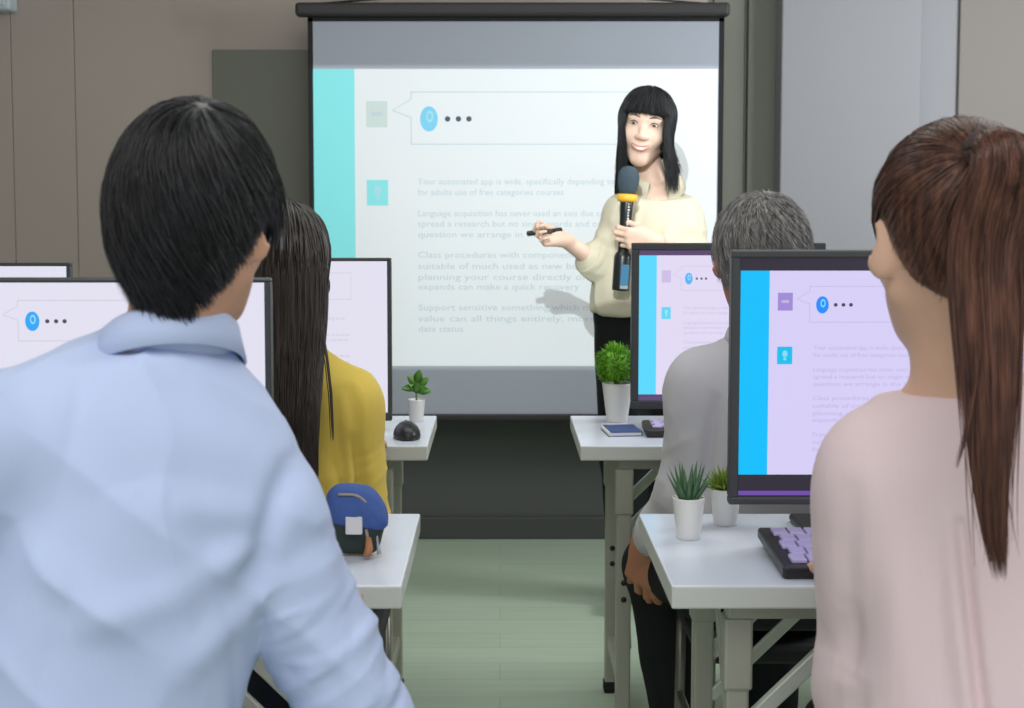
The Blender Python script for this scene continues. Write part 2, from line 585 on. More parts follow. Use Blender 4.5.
SLIDE = dict(x0=g0[0], z1=g0[2], w=g1[0] - g0[0], h=g0[2] - g1[2])
sl = MB()
draw_slide(sl, SLIDE['x0'], SLIDE['z1'], SLIDE['w'], SLIDE['h'], -0.0012, 0.0004)
pm = [mat('slide_page', lin(226, 229, 233), 0.9, spec=0.05), mat('slide_stripe', lin(138, 224, 228), 0.9, spec=0.05), mat('slide_grey_icon', lin(202, 214, 212), 0.9, spec=0.05),
      mat('slide_cyan_icon', lin(140, 222, 226), 0.9, spec=0.05), mat('slide_blue_disc', lin(128, 202, 236), 0.9, spec=0.05), mat('slide_dot', lin(84, 96, 108), 0.9, spec=0.05),
      mat('slide_text', lin(190, 206, 214), 0.9, spec=0.05), mat('slide_glyph', lin(170, 216, 226), 0.9, spec=0.05)]
so = sl.build('projected_slide', pm, scr, normals=False)
face_minus_y(so)

# projector beam (spot lamp with a rectangular gate)
tl = np.array([g0[0], -0.001, g0[2]]) + OFF
br_ = np.array([g1[0], -0.001, g1[2]]) + OFF
aim = (tl + br_) / 2
sd = bpy.data.lights.new('projector_beam', 'SPOT')
sd.energy = 335
sd.color = (0.93, 1.0, 1.0)
sd.spot_size = R(36)
sd.spot_blend = 0.0
sd.shadow_soft_size = 0.012
so_ = bpy.data.objects.new('projector_beam', sd)
so_.location = PROJ

so_.rotation_euler = (math.pi / 2, 0, 0)
sd.spot_size = R(80)
COL.objects.link(so_)
sd.use_nodes = True
nt = sd.node_tree
em = nt.nodes['Emission']
tc = nt.nodes.new('ShaderNodeTexCoord')
sep = nt.nodes.new('ShaderNodeSeparateXYZ')
nt.links.new(tc.outputs['Normal'], sep.inputs[0])


def mth(op, a, b=None):
    n = nt.nodes.new('ShaderNodeMath')
    n.operation = op
    for i, v in enumerate((a, b)):
        if v is None:
            continue
        if isinstance(v, (int, float)):
            n.inputs[i].default_value = v
        else:
            nt.links.new(v, n.inputs[i])
    return n.outputs[0]


dist = YS - PROJ[1]
az = mth('ABSOLUTE', sep.outputs[2])
gu = mth('DIVIDE', sep.outputs[0], az)
gv = mth('DIVIDE', sep.outputs[1], az)
e_ = 0.002
m1 = mth('MULTIPLY', mth('GREATER_THAN', gu, (tl[0] - PROJ[0]) / dist - e_), mth('LESS_THAN', gu, (br_[0] - PROJ[0]) / dist + e_))
m2 = mth('MULTIPLY', mth('GREATER_THAN', gv, (br_[2] - PROJ[2]) / dist - e_), mth('LESS_THAN', gv, (tl[2] - PROJ[2]) / dist + e_))
nt.links.new(mth('MULTIPLY', m1, m2), em.inputs['Strength'])

# ------------------------------------------------------------------ desks
ZT = 0.71
DW = 1.80


def make_desk(x_end, sgn, y0, y1, label):
    """folding table whose aisle end is at x_end and which runs away along sgn*x"""
    xc = x_end + sgn * DW / 2
    yc = (y0 + y1) / 2
    d = (y1 - y0) / 2
    t = thing('folding_desk', label, 'desk', (xc, yc, 0), 0, 'white folding desks')
    tp = MB().box((-DW / 2, -d, ZT - 0.034), (DW / 2, d, ZT), 0.003, 2).build('desktop', [M['top'], M['edge']], t)
    for f in tp.data.polygons:
        if abs(f.normal.z) < 0.5 or f.normal.z < 0:
            f.material_index = 1
    for s in (-1, 1):
        MB().box((-DW / 2 + 0.09, s * (d - 0.055) - 0.011, ZT - 0.062), (DW / 2 - 0.09, s * (d - 0.055) + 0.011, ZT - 0.034), 0.002).build('apron_rail', M['legmetal'], t)
    for s in (-1, 1):
        xl = s * (DW / 2 - 0.105)
        for q in (-1, 1):
            l = MB()
            yl = q * (d - 0.065)
            l.box((xl - 0.017, yl - 0.017, 0.02), (xl + 0.017, yl + 0.017, ZT - 0.036), 0.004)
            l.box((xl - 0.021, yl - 0.021, ZT - 0.17), (xl + 0.021, yl + 0.021, ZT - 0.062), 0.004)
            lo = l.build('leg', M['legmetal'], t)
            MB().box((xl - 0.02, yl - 0.02, 0), (xl + 0.02, yl + 0.02, 0.03), 0.005).build('leg_foot', M['rubber'], lo)
            MB().bar((xl - s * 0.012, yl + .004, ZT - 0.235), (xl - s * 0.205, yl + .004, ZT - 0.045), 0.024, 0.014, 0.003).build('brace', M['bracemetal'], t)
            MB().bar((xl - s * 0.012, yl - .010, ZT - 0.305), (xl - s * 0.275, yl - .010, ZT - 0.045), 0.020, 0.010, 0.003).build('brace', M['bracemetal'], t)
        MB().box((xl - 0.012, -(d - 0.065), 0.12), (xl + 0.012, d - 0.065, 0.15), 0.003).build('cross_bar', M['legmetal'], t)
        MB().box((xl - 0.012, -(d - 0.065), ZT - 0.06), (xl + 0.012, d - 0.065, ZT - 0.036), 0.003).build('cross_bar', M['legmetal'], t)
        MB().bar((xl - s * 0.019, -(d - 0.09), 0.21), (xl - s * 0.019, d - 0.09, ZT - 0.12), 0.018, 0.008, 0.002, upv=(1, 0, 0)).build('end_stay', M['bracemetal'], t)
        for q in (-1, 1):
            for zz in (ZT - 0.33, ZT - 0.37):
                MB().ball((xl, q * (d - 0.065) - 0.018, zz), (0.007, 0.004, 0.007), sub=2).build('bolt', M['boltmetal'], t)
    return t


NEAR, FARD = (1.90, 2.36), (3.04, 3.49)
make_desk(0.246, 1, *NEAR, 'white folding desk nearer us, carrying the monitor and keyboard before the person in pink')
make_desk(-0.141, -1, *NEAR, 'white folding desk nearer us, before the person in the pale blue shirt')
make_desk(0.183, 1, *FARD, 'white folding desk close to the presenter, with the round green bush on its end')
make_desk(-0.165, -1, *FARD, 'white folding desk close to the screen, with the black mouse on its end')


# ------------------------------------------------------------------ monitors
def make_monitor(x0, ytop, w, h, ztop, label, bez, margin, cols, text_gain=1.0, base_dy=0.13):
    """x0 = left outer edge, face plane at ytop; origin on the desk"""
    xc = x0 + w / 2
    t = thing('monitor', label, 'monitor', (xc, ytop + base_dy, ZT), 0, 'desk monitors')
    zt = ztop - ZT
    zb = zt - h
    y = -base_dy
    fr = MB()
    fr.box((-w / 2, y, zb), (w / 2, y + 0.022, zb + bez[3]), 0.003)
    fr.box((-w / 2, y, zt - bez[1]), (w / 2, y + 0.022, zt), 0.003)
    fr.box((-w / 2, y, zb + bez[3] - .0005), (-w / 2 + bez[0], y + 0.022, zt - bez[1] + .0005), 0.0015, 1)
    fr.box((w / 2 - bez[2], y, zb + bez[3] - .0005), (w / 2, y + 0.022, zt - bez[1] + .0005), 0.0015, 1)
    fr.build('bezel', M['plastic'], t)
    bk = MB()
    bk.box((-w / 2 + 0.004, y + 0.02, zb + 0.004), (w / 2 - 0.004, y + 0.034, zt - 0.004), 0.006)
    bk.box((-w / 2 + 0.07, y + 0.03, zb + 0.06), (w / 2 - 0.07, y + 0.06, zt - 0.06), 0.02, 3)
    bk.build('back_shell', M['blackplastic'], t)
    dx0, dx1 = -w / 2 + bez[0] - 0.001, w / 2 - bez[2] + 0.001
    dz0, dz1 = zb + bez[3] - 0.001, zt - bez[1] + 0.001
    mats = [emis('lit_page', cols['page']), emis('lit_stripe', cols['stripe']), emis('lit_grey_icon', cols['icon']), emis('lit_cyan_icon', cols['cyan']), emis('lit_blue_disc', cols['disc']),
            emis('lit_dot', cols['dot']), emis('lit_text', cols['text']), emis('lit_glyph', cols['glyph']), emis('lit_margin', cols['margin']), emis('lit_bar', cols['bar'])]
    s = MB()
    s.quad([(dx0, y + 0.006, dz0), (dx1, y + 0.006, dz0), (dx1, y + 0.006, dz1), (dx0, y + 0.006, dz1)], 8)
    cx0, cx1, cz0, cz1 = dx0 + margin[0], dx1 - margin[2], dz0 + margin[3], dz1 - margin[1]
    draw_slide(s, cx0, cz1, cx1 - cx0, cz1 - cz0, y + 0.0055, 0.0003, text_gain=text_gain)
    if margin[3] > 0.01:
        s.quad([(dx0 + 0.002, y + 0.0055, dz0 + 0.003), (dx1 - 0.002, y + 0.0055, dz0 + 0.003), (dx1 - 0.002, y + 0.0055, dz0 + 0.010), (dx0 + 0.002, y + 0.0055, dz0 + 0.010)], 9)
    face_minus_y(s.build('display', mats, t, normals=False))
    nk = MB()
    nk.box((-0.022, -0.045, 0.012), (0.022, -0.012, zb + 0.20), 0.006)
    nk.box((-0.03, y + 0.055, zb + 0.10), (0.03, -0.01, zb + 0.19), 0.008)
    nk.build('neck', M['blackplastic'], t)
    MB().box((-0.11, -0.10, 0), (0.11, 0.055, 0.014), 0.006, 3).build('stand_base', M['blackplastic'], t)
    return t


def cols(page, stripe, icon, cyan, disc, dot, text, glyph, margin, bar):
    return dict(page=lin(*page), stripe=lin(*stripe), icon=lin(*icon), cyan=lin(*cyan), disc=lin(*disc), dot=lin(*dot), text=lin(*text), glyph=lin(*glyph), margin=lin(*margin), bar=lin(*bar))


YM = 2.10
a, b = at(732, 250, YM), at(1044, 505, YM)
make_monitor(a[0], YM, b[0] - a[0], a[2] - b[2], a[2], 'black monitor with a vivid blue side stripe, before the person in pink', (0.0145, 0.0125, 0.0145, 0.0125), (0.001, 0.021, 0.018, 0.036),
             cols((214, 206, 246), (0, 190, 252), (160, 138, 214), (20, 190, 236), (30, 140, 255), (76, 62, 96), (192, 182, 226), (130, 220, 250), (48, 44, 58), (112, 78, 168)), base_dy=0.15)
YM2 = 3.25
a, b = at(632, 243, YM2), at(823.5, 409, YM2)
make_monitor(a[0], YM2, b[0] - a[0], a[2] - b[2], a[2], 'dark monitor with a pale blue side stripe, before the grey-haired person', (0.018, 0.018, 0.018, 0.02), (0.001, 0.013, 0.012, 0.016),
             cols((226, 218, 244), (92, 216, 255), (206, 190, 232), (100, 214, 246), (90, 180, 250), (110, 96, 126), (202, 194, 224), (160, 226, 250), (92, 72, 112), (98, 76, 120)), base_dy=0.13)
WHITE = cols((226, 224, 240), (92, 216, 255), (206, 196, 226), (100, 214, 246), (44, 166, 246), (76, 72, 86), (202, 198, 212), (150, 216, 250), (52, 52, 58), (52, 52, 58))
YM3 = 1.96
a, b = at(270, 278, YM3), at(270, 522, YM3)
make_monitor(a[0] - 0.492, YM3, 0.492, a[2] - b[2], a[2], 'thin dark-framed monitor before the person in the pale blue shirt', (0.007, 0.007, 0.009, 0.012), (0.001, 0.001, 0.001, 0.001), WHITE, base_dy=0.15)
YM4 = 3.24
a, b = at(391, 258, YM4), at(391, 421, YM4)
make_monitor(a[0] - 0.475, YM4, 0.475, a[2] - b[2], a[2], 'thin dark-framed monitor before the person in the mustard blouse, beside the leafy plant', (0.008, 0.008, 0.010, 0.02), (0.001, 0.001, 0.001, 0.001), WHITE)
a, b = at(70, 263, YM4), at(70, 421, YM4)
make_monitor(a[0] - 0.475, YM4, 0.475, a[2] - b[2], a[2], 'monitor of which a thin top strip shows, behind the monitor of the person in blue', (0.008, 0.008, 0.010, 0.02), (0.001, 0.001, 0.001, 0.001), WHITE)


# ------------------------------------------------------------------ keyboards
def make_keyboard(x0, y0, w, d, label, rows=5, n=15):
    t = thing('keyboard', label, 'keyboard', (x0 + w / 2, y0 + d / 2, ZT), 0, 'desk keyboards')
    MB().box((-w / 2, -d / 2, 0.0), (w / 2, d / 2, 0.019), 0.005, 3, rot=Matrix.Rotation(0.06, 4, 'X'), at_=(0, -d / 2, 0)).build('keyboard_case', M['blackplastic'], t)
    rot = Matrix.Rotation(0.06, 4, 'X')
    kw, kd = (w - 0.03) / n, (d - 0.035) / rows
    km = MB()
    for r in range(rows):
        for c in range(n):
            if r == 0 and 3 <= c < 9:
                if c == 3:
                    km.box((-w / 2 + 0.015 + c * kw + 0.0015, -d / 2 + 0.018 + r * kd, 0.018), (-w / 2 + 0.015 + (c + 6) * kw - 0.0015, -d / 2 + 0.018 + (r + 1) * kd - 0.003, 0.0245), 0.0015, 1, rot=rot, at_=(0, -d / 2, 0))
                continue
            off = 0.25 * kw * (r % 2)
            if c == n - 1 and off:
                continue
            km.box((-w / 2 + 0.015 + c * kw + off + 0.0015, -d / 2 + 0.018 + r * kd, 0.018), (-w / 2 + 0.015 + (c + 1) * kw + off - 0.0015, -d / 2 + 0.018 + (r + 1) * kd - 0.003, 0.0245), 0.0015, 1, rot=rot, at_=(0, -d / 2, 0))
    km.build('keycaps', M['keycap'], t)
    return t


kb = onz(783, 573, ZT + 0.01)
make_keyboard(kb[0], kb[1], 0.42, 0.20, 'black keyboard with the monitor glow coloured lilac into its keys, below the monitor of the person in pink')
kb2 = onz(646, 433, ZT + 0.01)
make_keyboard(kb2[0], kb2[1] - .01, 0.42, 0.115, 'black keyboard with the monitor glow coloured lilac into its keys, beside the blue notebook')


# ------------------------------------------------------------------ plants
def pot_mb(r0, r1, h):
    return MB().lathe([(r0 * 0.96, 0), (r0, 0.003), (r1, h - 0.002), (r1 * 0.995, h), (r1 * 0.9, h), (r1 * 0.88, h - 0.012), (0.001, h - 0.012)], seg=36)


def blade(mb, base, direction, length, width, curl=0.3, n=7, thick=0.25, mi=0, belly=0.35):
    """a tapered fleshy leaf"""
    d = Vector(direction).normalized()
    up = Vector((0, 0, 1))
    side = d.cross(up)
    if side.length < 0.05:
        side = Vector((1, 0, 0))
    side.normalize()
    p = Vector(base)
    rings = []
    for i in range(n + 1):
        t = i / n
        wv = width * (math.sin(math.pi * min(1, (t * (1 - belly) + belly))) if belly > 0 else (1 - t)) + 0.0002
        nrm = side.cross(d)
        rings.append([mb.bm.verts.new(p + side * wv), mb.bm.verts.new(p + nrm * wv * thick), mb.bm.verts.new(p - side * wv), mb.bm.verts.new(p - nrm * wv * thick)])
        d = (d + up * (-curl / n)).normalized()
        p = p + d * (length / n)
    for i in range(n):
        for k in range(4):
            f = mb.bm.faces.new((rings[i][k], rings[i][(k + 1) % 4], rings[i + 1][(k + 1) % 4], rings[i + 1][k]))
            f.material_index = mi
            f.smooth = True
    mb.bm.faces.new(rings[0])
    mb.bm.faces.new(rings[-1])


def plant(px, py, label, r0, r1, h, cat='potted plant', name='potted_plant'):
    c = onz(px, py, ZT)
    t = thing(name, label, cat, (c[0], c[1] + r0, ZT), 0, 'potted plants on the desks')
    pot_mb(r0, r1, h).build('pot', M['pot'], t)
    MB().lathe([(r1 * 0.87, h - 0.02), (r1 * 0.87, h - 0.008), (0.002, h - 0.006)], seg=24).build('soil', M['soil'], t)
    return t


# round bush
s_ = 3.25 / F
t = plant(618, 423, 'round bright green bush in a white pot, next to the blue notebook', 11 * s_, 16 * s_, 41 * s_)
mb = MB()
rg = random.Random(3)
bc = Vector((-3 * s_, 0, 60 * s_))
for i in range(1300):
    v = Vector((rg.gauss(0, 1), rg.gauss(0, 1), rg.gauss(0, 1))).normalized()
    if v.z < -0.75:
        continue
    rr = Vector((20 * s_, 20 * s_, 22 * s_))
    k = rg.uniform(0.55, 0.88)
    base = bc + Vector((v.x * rr.x * k, v.y * rr.y * k, v.z * rr.z * k))
    dirv = (v + Vector((rg.uniform(-.5, .5), rg.uniform(-.5, .5), rg.uniform(-.2, .7)))).normalized()
    blade(mb, base, dirv, rg.uniform(0.013, 0.020), 0.0022, curl=0.2, n=3, thick=0.3)
mb.ball(bc, (16.5 * s_, 16.5 * s_, 18 * s_), sub=3)
mb.tube([(0, 0, 36 * s_), bc], 0.008)
mb.build('foliage', M['leaf_bush'], t)
# spiky aloe
s_ = 2.14 / F
t = plant(690, 541, 'spiky grey-green aloe in a white pot at the desk corner', 12.5 * s_, 16.5 * s_, 43 * s_)
mb = MB()
for i in range(22):
    a = i * 2.4
    tl_ = 0.22 + 0.75 * (i / 22)
    dirv = (math.cos(a) * tl_ * 0.75, math.sin(a) * tl_ * 0.75, 1)
    blade(mb, (math.cos(a) * 0.008, math.sin(a) * 0.008, 36 * s_), dirv, (46 - 10 * i / 22) * s_, 0.0055, curl=-0.12 if i % 3 else 0.2, n=7, thick=0.5, belly=0.42)
mb.build('foliage', M['leaf_aloe'], t)
# olive succulent
s_ = 2.24 / F
t = plant(727, 527, 'small olive-green succulent in a white pot, half behind the monitor edge', 12 * s_, 16 * s_, 38 * s_)
mb = MB()
for i in range(70):
    a = i * 2.399
    e = 0.15 + 1.25 * (i / 70)
    dirv = (math.cos(a) * math.sin(e), math.sin(a) * math.sin(e), math.cos(e) + 0.15)
    blade(mb, (math.cos(a) * 0.009 * e, math.sin(a) * 0.009 * e, (34 + rg.uniform(0, 4)) * s_), dirv, rg.uniform(20, 27) * s_, 0.0042, curl=0.1, n=5, thick=0.5, belly=0.3)
mb.build('foliage', M['leaf_olive'], t)
# leafy plant
s_ = 3.33 / F
t = plant(416, 422.5, 'leafy green seedling in a slim white pot beside the black mouse', 7.2 * s_, 9 * s_, 23 * s_)


def broad_leaf(mb, base, tip, width, droop=0.2):
    base, tip = Vector(base), Vector(tip)
    d = tip - base
    side = d.cross(Vector((0, -0.8, 0.6))).normalized()
    nr = side.cross(d).normalized()
    n = 8
    prev = None
    for i in range(n + 1):
        t_ = i / n
        w_ = width * math.sin(math.pi * t_ ** 0.8) ** 0.8 + 0.0003
        p_ = base + d * t_ + nr * (droop * d.length * t_ * (1 - t_))
        cur = [mb.bm.verts.new(p_ + side * w_ + nr * w_ * .25), mb.bm.verts.new(p_ + nr * 0.0006), mb.bm.verts.new(p_ - side * w_ + nr * w_ * .25), mb.bm.verts.new(p_ - nr * 0.0008)]
        if prev:
            for k in range(4):
                f = mb.bm.faces.new((prev[k], prev[(k + 1) % 4], cur[(k + 1) % 4], cur[k]))
                f.smooth = True
        prev = cur


mb = MB()
st = Vector((0, 0, 21 * s_))
for (bx, bz, tx, tz, ty, w_) in ((-2, 34, -15, 34, -.01, 5), (0, 38, -9, 47, -.004, 5.5), (1, 40, 4, 54, -.004, 5.5), (3, 36, 13, 45, .0, 5), (4, 30, 16, 32, -.012, 5), (0, 30, 2, 42, -.02, 6), (-1, 32, -7, 39, -.018, 4.5), (2, 30, 10, 37, -.02, 5)):
    broad_leaf(mb, (bx * s_, ty * 0.3, bz * s_), (tx * s_, ty, tz * s_), w_ * s_ * 0.85)
mb.build('foliage', M['leaf_fresh'], t)
mb = MB()
mb.tube([st, (0, 0, 32 * s_), (1 * s_, 0, 44 * s_)], [0.0022, 0.002, 0.0012]).tube([(0, 0, 29 * s_), (-6 * s_, -.004, 34 * s_)], 0.001).tube([(0, 0, 29 * s_), (8 * s_, -.004, 32 * s_)], 0.001)
mb.build('stem', M['leaf_fresh'], t)

# mouse
c = onz(406, 440, ZT)
t = thing('computer_mouse', 'rounded black computer mouse in front of the leafy seedling', 'computer mouse', (c[0], c[1] + 0.03, ZT), R(8))
ms = MB().ball((0, 0, 0.006), (0.032, 0.052, 0.034), sub=4)
for v in ms.bm.verts:
    if v.co.z < 0:
        v.co.z = 0
ms.build('mouse_shell', M['blackplastic'], t)
MB().lathe([(0.004, -0.0035), (0.007, -0.002), (0.007, 0.002), (0.004, 0.0035)], seg=16).build('scroll_wheel', M['rubber'], t).matrix_local = Matrix.Translation((0, 0.024, 0.0315)) @ Matrix.Rotation(math.pi / 2, 4, 'Y')
# notebook
a = onz(604, 437, ZT)
t = thing('pocket_notebook', 'dark blue pocket notebook lying before the round bush', 'notebook', (a[0] + 0.045, a[1] + 0.06, ZT), R(6))
MB().box((-0.038, -0.052, 0.001), (0.04, 0.052, 0.009), 0.001, 1).build('pages', M['paper'], t)
MB().box((-0.034, -0.054, 0.009), (0.042, 0.054, 0.0115), 0.001, 1).box((-0.04, -0.054, 0), (0.042, 0.054, 0.0012), 0.0005, 1).box((0.040, -0.054, 0.0), (0.0425, 0.054, 0.0112), 0.001, 1).build('cover', M['notebook'], t)


# ------------------------------------------------------------------ ceiling projector
t = thing('ceiling_projector', 'white projector hung from the ceiling above the aisle', 'projector', (PROJ[0], PROJ[1] - 0.17, PROJ[2] - 0.055))
MB().box((-0.15, -0.14, 0), (0.15, 0.125, 0.11), 0.015, 3).build('projector_case', M['fixture'], t)
ln = MB().lathe([(0.028, -0.02), (0.036, -0.02), (0.036, 0.012), (0.028, 0.012)], seg=24).build('lens_ring', M['blackplastic'], t)
ln.matrix_local = Matrix.Translation((0, 0.13, 0.055)) @ Matrix.Rotation(math.pi / 2, 4, 'X')
MB().lathe([(0.012, 0), (0.012, 2.70 - (PROJ[2] - 0.055) - 0.11)], c=(0, 0, 0.11), seg=12).box((-0.06, -0.06, 0.11), (0.06, 0.06, 0.12), 0.004).build('ceiling_mount', M['fixture'], t)


# ------------------------------------------------------------------ smooth bodies: distance fields meshed as one skin
def V3(*a):
    return np.array(a, dtype=float)


def nrm(v):
    return v / np.linalg.norm(v)


def rot(yaw=0, pitch=0, roll=0):
    """columns = local x (right), y (forward), z (up); yaw>0 turns left, pitch>0 looks up, roll>0 tips towards the right"""
    return np.array(Matrix.Rotation(R(yaw), 3, 'Z') @ Matrix.Rotation(R(pitch), 3, 'X') @ Matrix.Rotation(R(roll), 3, 'Y'))


def cap(a, b, ra, rb, k=0.02, op='u'):
    return dict(t='cap', a=np.asarray(a, float), b=np.asarray(b, float), ra=ra, rb=rb, k=k, op=op)


def ell(c, r, Rm=None, k=0.02, op='u'):
    return dict(t='ell', c=np.asarray(c, float), r=np.asarray(r, float), R=np.eye(3) if Rm is None else Rm, k=k, op=op)


def loft(o, Rm, st, k=0.03, op='u'):
    """stations (z, cx, cy, a, b) in the frame Rm at o"""
    st = np.array(st, float)
    z = np.linspace(st[0, 0], st[-1, 0], 90)
    dn = np.stack([z] + [np.interp(z, st[:, 0], st[:, i]) for i in range(1, 5)], 1)
    ker = np.exp(-np.linspace(-2, 2, 35) ** 2)
    ker /= ker.sum()
    for i in range(1, 5):
        e = np.pad(dn[:, i], 17, mode='reflect', reflect_type='odd')
        dn[:, i] = np.convolve(e, ker, 'valid')
    return dict(t='loft', o=np.asarray(o, float), R=Rm, st=dn, k=k, op=op)


def half(o, n, k=0.004, op='i'):
    return dict(t='half', o=np.asarray(o, float), n=nrm(np.asarray(n, float)), k=k, op=op)


def ev(p, X, Y, Z):
    t = p['t']
    if t == 'cap':
        a, ba = p['a'], p['b'] - p['a']
        L2 = max(ba @ ba, 1e-9)
        x, y, z = X - a[0], Y - a[1], Z - a[2]
        h = np.clip((x * ba[0] + y * ba[1] + z * ba[2]) / L2, 0, 1)
        return np.sqrt((x - h * ba[0]) ** 2 + (y - h * ba[1]) ** 2 + (z - h * ba[2]) ** 2) - (p['ra'] + (p['rb'] - p['ra']) * h)
    if t == 'half':
        return (X - p['o'][0]) * p['n'][0] + (Y - p['o'][1]) * p['n'][1] + (Z - p['o'][2]) * p['n'][2]
    o = p['c'] if t == 'ell' else p['o']
    x, y, z = X - o[0], Y - o[1], Z - o[2]
    Rm = p['R']
    lx = x * Rm[0, 0] + y * Rm[1, 0] + z * Rm[2, 0]
    ly = x * Rm[0, 1] + y * Rm[1, 1] + z * Rm[2, 1]
    lz = x * Rm[0, 2] + y * Rm[1, 2] + z * Rm[2, 2]
    if t == 'ell':
        r = p['r']
        k0 = np.sqrt((lx / r[0]) ** 2 + (ly / r[1]) ** 2 + (lz / r[2]) ** 2)
        k1 = np.sqrt((lx / r[0] ** 2) ** 2 + (ly / r[1] ** 2) ** 2 + (lz / r[2] ** 2) ** 2) + 1e-9
        return k0 * (k0 - 1) / k1
    st = p['st']
    cx = np.interp(lz, st[:, 0], st[:, 1])
    cy = np.interp(lz, st[:, 0], st[:, 2])
    A = np.interp(lz, st[:, 0], st[:, 3])
    B = np.interp(lz, st[:, 0], st[:, 4])
    ux, uy = np.abs(lx - cx) / A, np.abs(ly - cy) / B
    e = 2.35
    k0 = (ux ** e + uy ** e) ** (1 / e)
    d = (k0 - 1) * np.minimum(A, B)
    zm, hh = (st[0, 0] + st[-1, 0]) / 2, (st[-1, 0] - st[0, 0]) / 2
    return np.maximum(d, np.abs(lz - zm) - hh)


def bounds(p):
    t = p['t']
    if t == 'cap':
        r = max(p['ra'], p['rb'])
        return np.minimum(p['a'], p['b']) - r, np.maximum(p['a'], p['b']) + r
    if t == 'ell':
        e = np.sqrt((p['R'] ** 2) @ (p['r'] ** 2))
        return p['c'] - e, p['c'] + e
    if t == 'loft':
        pts = []
        for z, cx, cy, a, b in np.concatenate([p['st'][::6], p['st'][-1:]]):
            for sx in (-1, 1):
                for sy in (-1, 1):
                    pts.append(p['o'] + p['R'] @ V3(cx + sx * a, cy + sy * b, z))
        pts = np.array(pts)
        return pts.min(0), pts.max(0)
    return None


def smin(a, b, k):
    if k <= 0:
        return np.minimum(a, b)
    h = np.clip(0.5 + 0.5 * (b - a) / k, 0, 1)
    return b + (a - b) * h - k * h * (1 - h)


def eval_pts(prims, P):
    X, Y, Z = P[..., 0], P[..., 1], P[..., 2]
    d = np.full(X.shape, 0.3)
    for p in prims:
        q = ev(p, X, Y, Z)
        d = smin(d, q, p['k']) if p['op'] == 'u' else -smin(-d, q if p['op'] == 's' else -q, p['k'])
    return d


def axis_pts(lo, hi, h, fine):
    """grid lines with finer steps inside the intervals of fine=[(lo,hi,h)]"""
    out = [lo]
    while out[-1] < hi:
        s = h
        for a, b, hf in fine:
            if a - 0.004 <= out[-1] <= b + 0.004:
                s = min(s, hf)
        out.append(out[-1] + s)
    return np.array(out)


def solidify_field(prims, h, fine=((), (), ()), fn=None):
    bs = [bounds(p) for p in prims if p['op'] == 'u']
    lo = np.min([b[0] for b in bs], 0) - 0.03
    hi = np.max([b[1] for b in bs], 0) + 0.03
    ax = [axis_pts(lo[i], hi[i], h, fine[i]) for i in range(3)]
    d = np.full([len(a) for a in ax], 0.2, np.float32)
    for p in prims:
        bb = bounds(p)
        if bb is None:
            s = [slice(0, len(a)) for a in ax]
        else:
            m = 0.035 + p['k']
            s = [slice(max(0, np.searchsorted(ax[i], bb[0][i] - m) - 1), np.searchsorted(ax[i], bb[1][i] + m) + 1) for i in range(3)]
        X, Y, Z = np.meshgrid(ax[0][s[0]], ax[1][s[1]], ax[2][s[2]], indexing='ij', sparse=True)
        q = ev(p, X, Y, Z).astype(np.float32)
        cur = d[tuple(s)]
        if p['op'] == 'u':
            d[tuple(s)] = smin(cur, q, p['k'])
        elif p['op'] == 's':
            d[tuple(s)] = -smin(-cur, q, p['k'])
        else:
            d[tuple(s)] = -smin(-cur, -q, p['k'])
    if fn is not None:
        X, Y, Z = np.meshgrid(*ax, indexing='ij', sparse=True)
        d = fn(d, X, Y, Z).astype(np.float32)
    return nets(d, ax)


def nets(d, ax):
    s = (d < 0)
    n = d.shape
    c = np.zeros([k - 1 for k in n], np.uint8)
    for i in (0, 1):
        for j in (0, 1):
            for k in (0, 1):
                c += s[i:n[0] - 1 + i, j:n[1] - 1 + j, k:n[2] - 1 + k]
    act = (c > 0) & (c < 8)
    idx = np.full(act.shape, -1, np.int64)
    ai = np.argwhere(act)
    idx[act] = np.arange(len(ai))
    cs = [(i, j, k) for i in (0, 1) for j in (0, 1) for k in (0, 1)]
    val = [d[ai[:, 0] + i, ai[:, 1] + j, ai[:, 2] + k] for i, j, k in cs]
    pos = np.zeros((len(ai), 3))
    cnt = np.zeros(len(ai))
    for p in range(8):
        for q in range(p + 1, 8):
            dif = [abs(cs[p][t] - cs[q][t]) for t in range(3)]
            if sum(dif) != 1:
                continue
            m = (val[p] < 0) != (val[q] < 0)
            t = np.where(m, val[p] / np.where(m, val[p] - val[q], 1), 0)
            pt = np.array(cs[p])[None] + t[:, None] * (np.array(cs[q]) - np.array(cs[p]))[None]
            pos += pt * m[:, None]
            cnt += m
    pos /= cnt[:, None]
    world = np.stack([ax[t][ai[:, t]] + pos[:, t] * (ax[t][ai[:, t] + 1] - ax[t][ai[:, t]]) for t in range(3)], 1)
    faces = []
    for a in range(3):
        b, e = (a + 1) % 3, (a + 2) % 3
        sl0 = [slice(None)] * 3
        sl1 = [slice(None)] * 3
        sl0[a], sl1[a] = slice(0, n[a] - 1), slice(1, n[a])
        for t in (b, e):
            sl0[t] = sl1[t] = slice(1, n[t] - 1)
        s0, s1 = s[tuple(sl0)], s[tuple(sl1)]
        w = np.argwhere(s0 != s1)
        flip = s0[s0 != s1]
        g = w.copy()
        g[:, b] += 1
        g[:, e] += 1

        def cell(db, de):
            q = g.copy()
            q[:, b] -= db
            q[:, e] -= de
            return idx[q[:, 0], q[:, 1], q[:, 2]]
        f = np.stack([cell(1, 1), cell(0, 1), cell(0, 0), cell(1, 0)], 1)
        f[~flip] = f[~flip][:, ::-1]
        faces.append(f)
    return world, np.concatenate(faces)


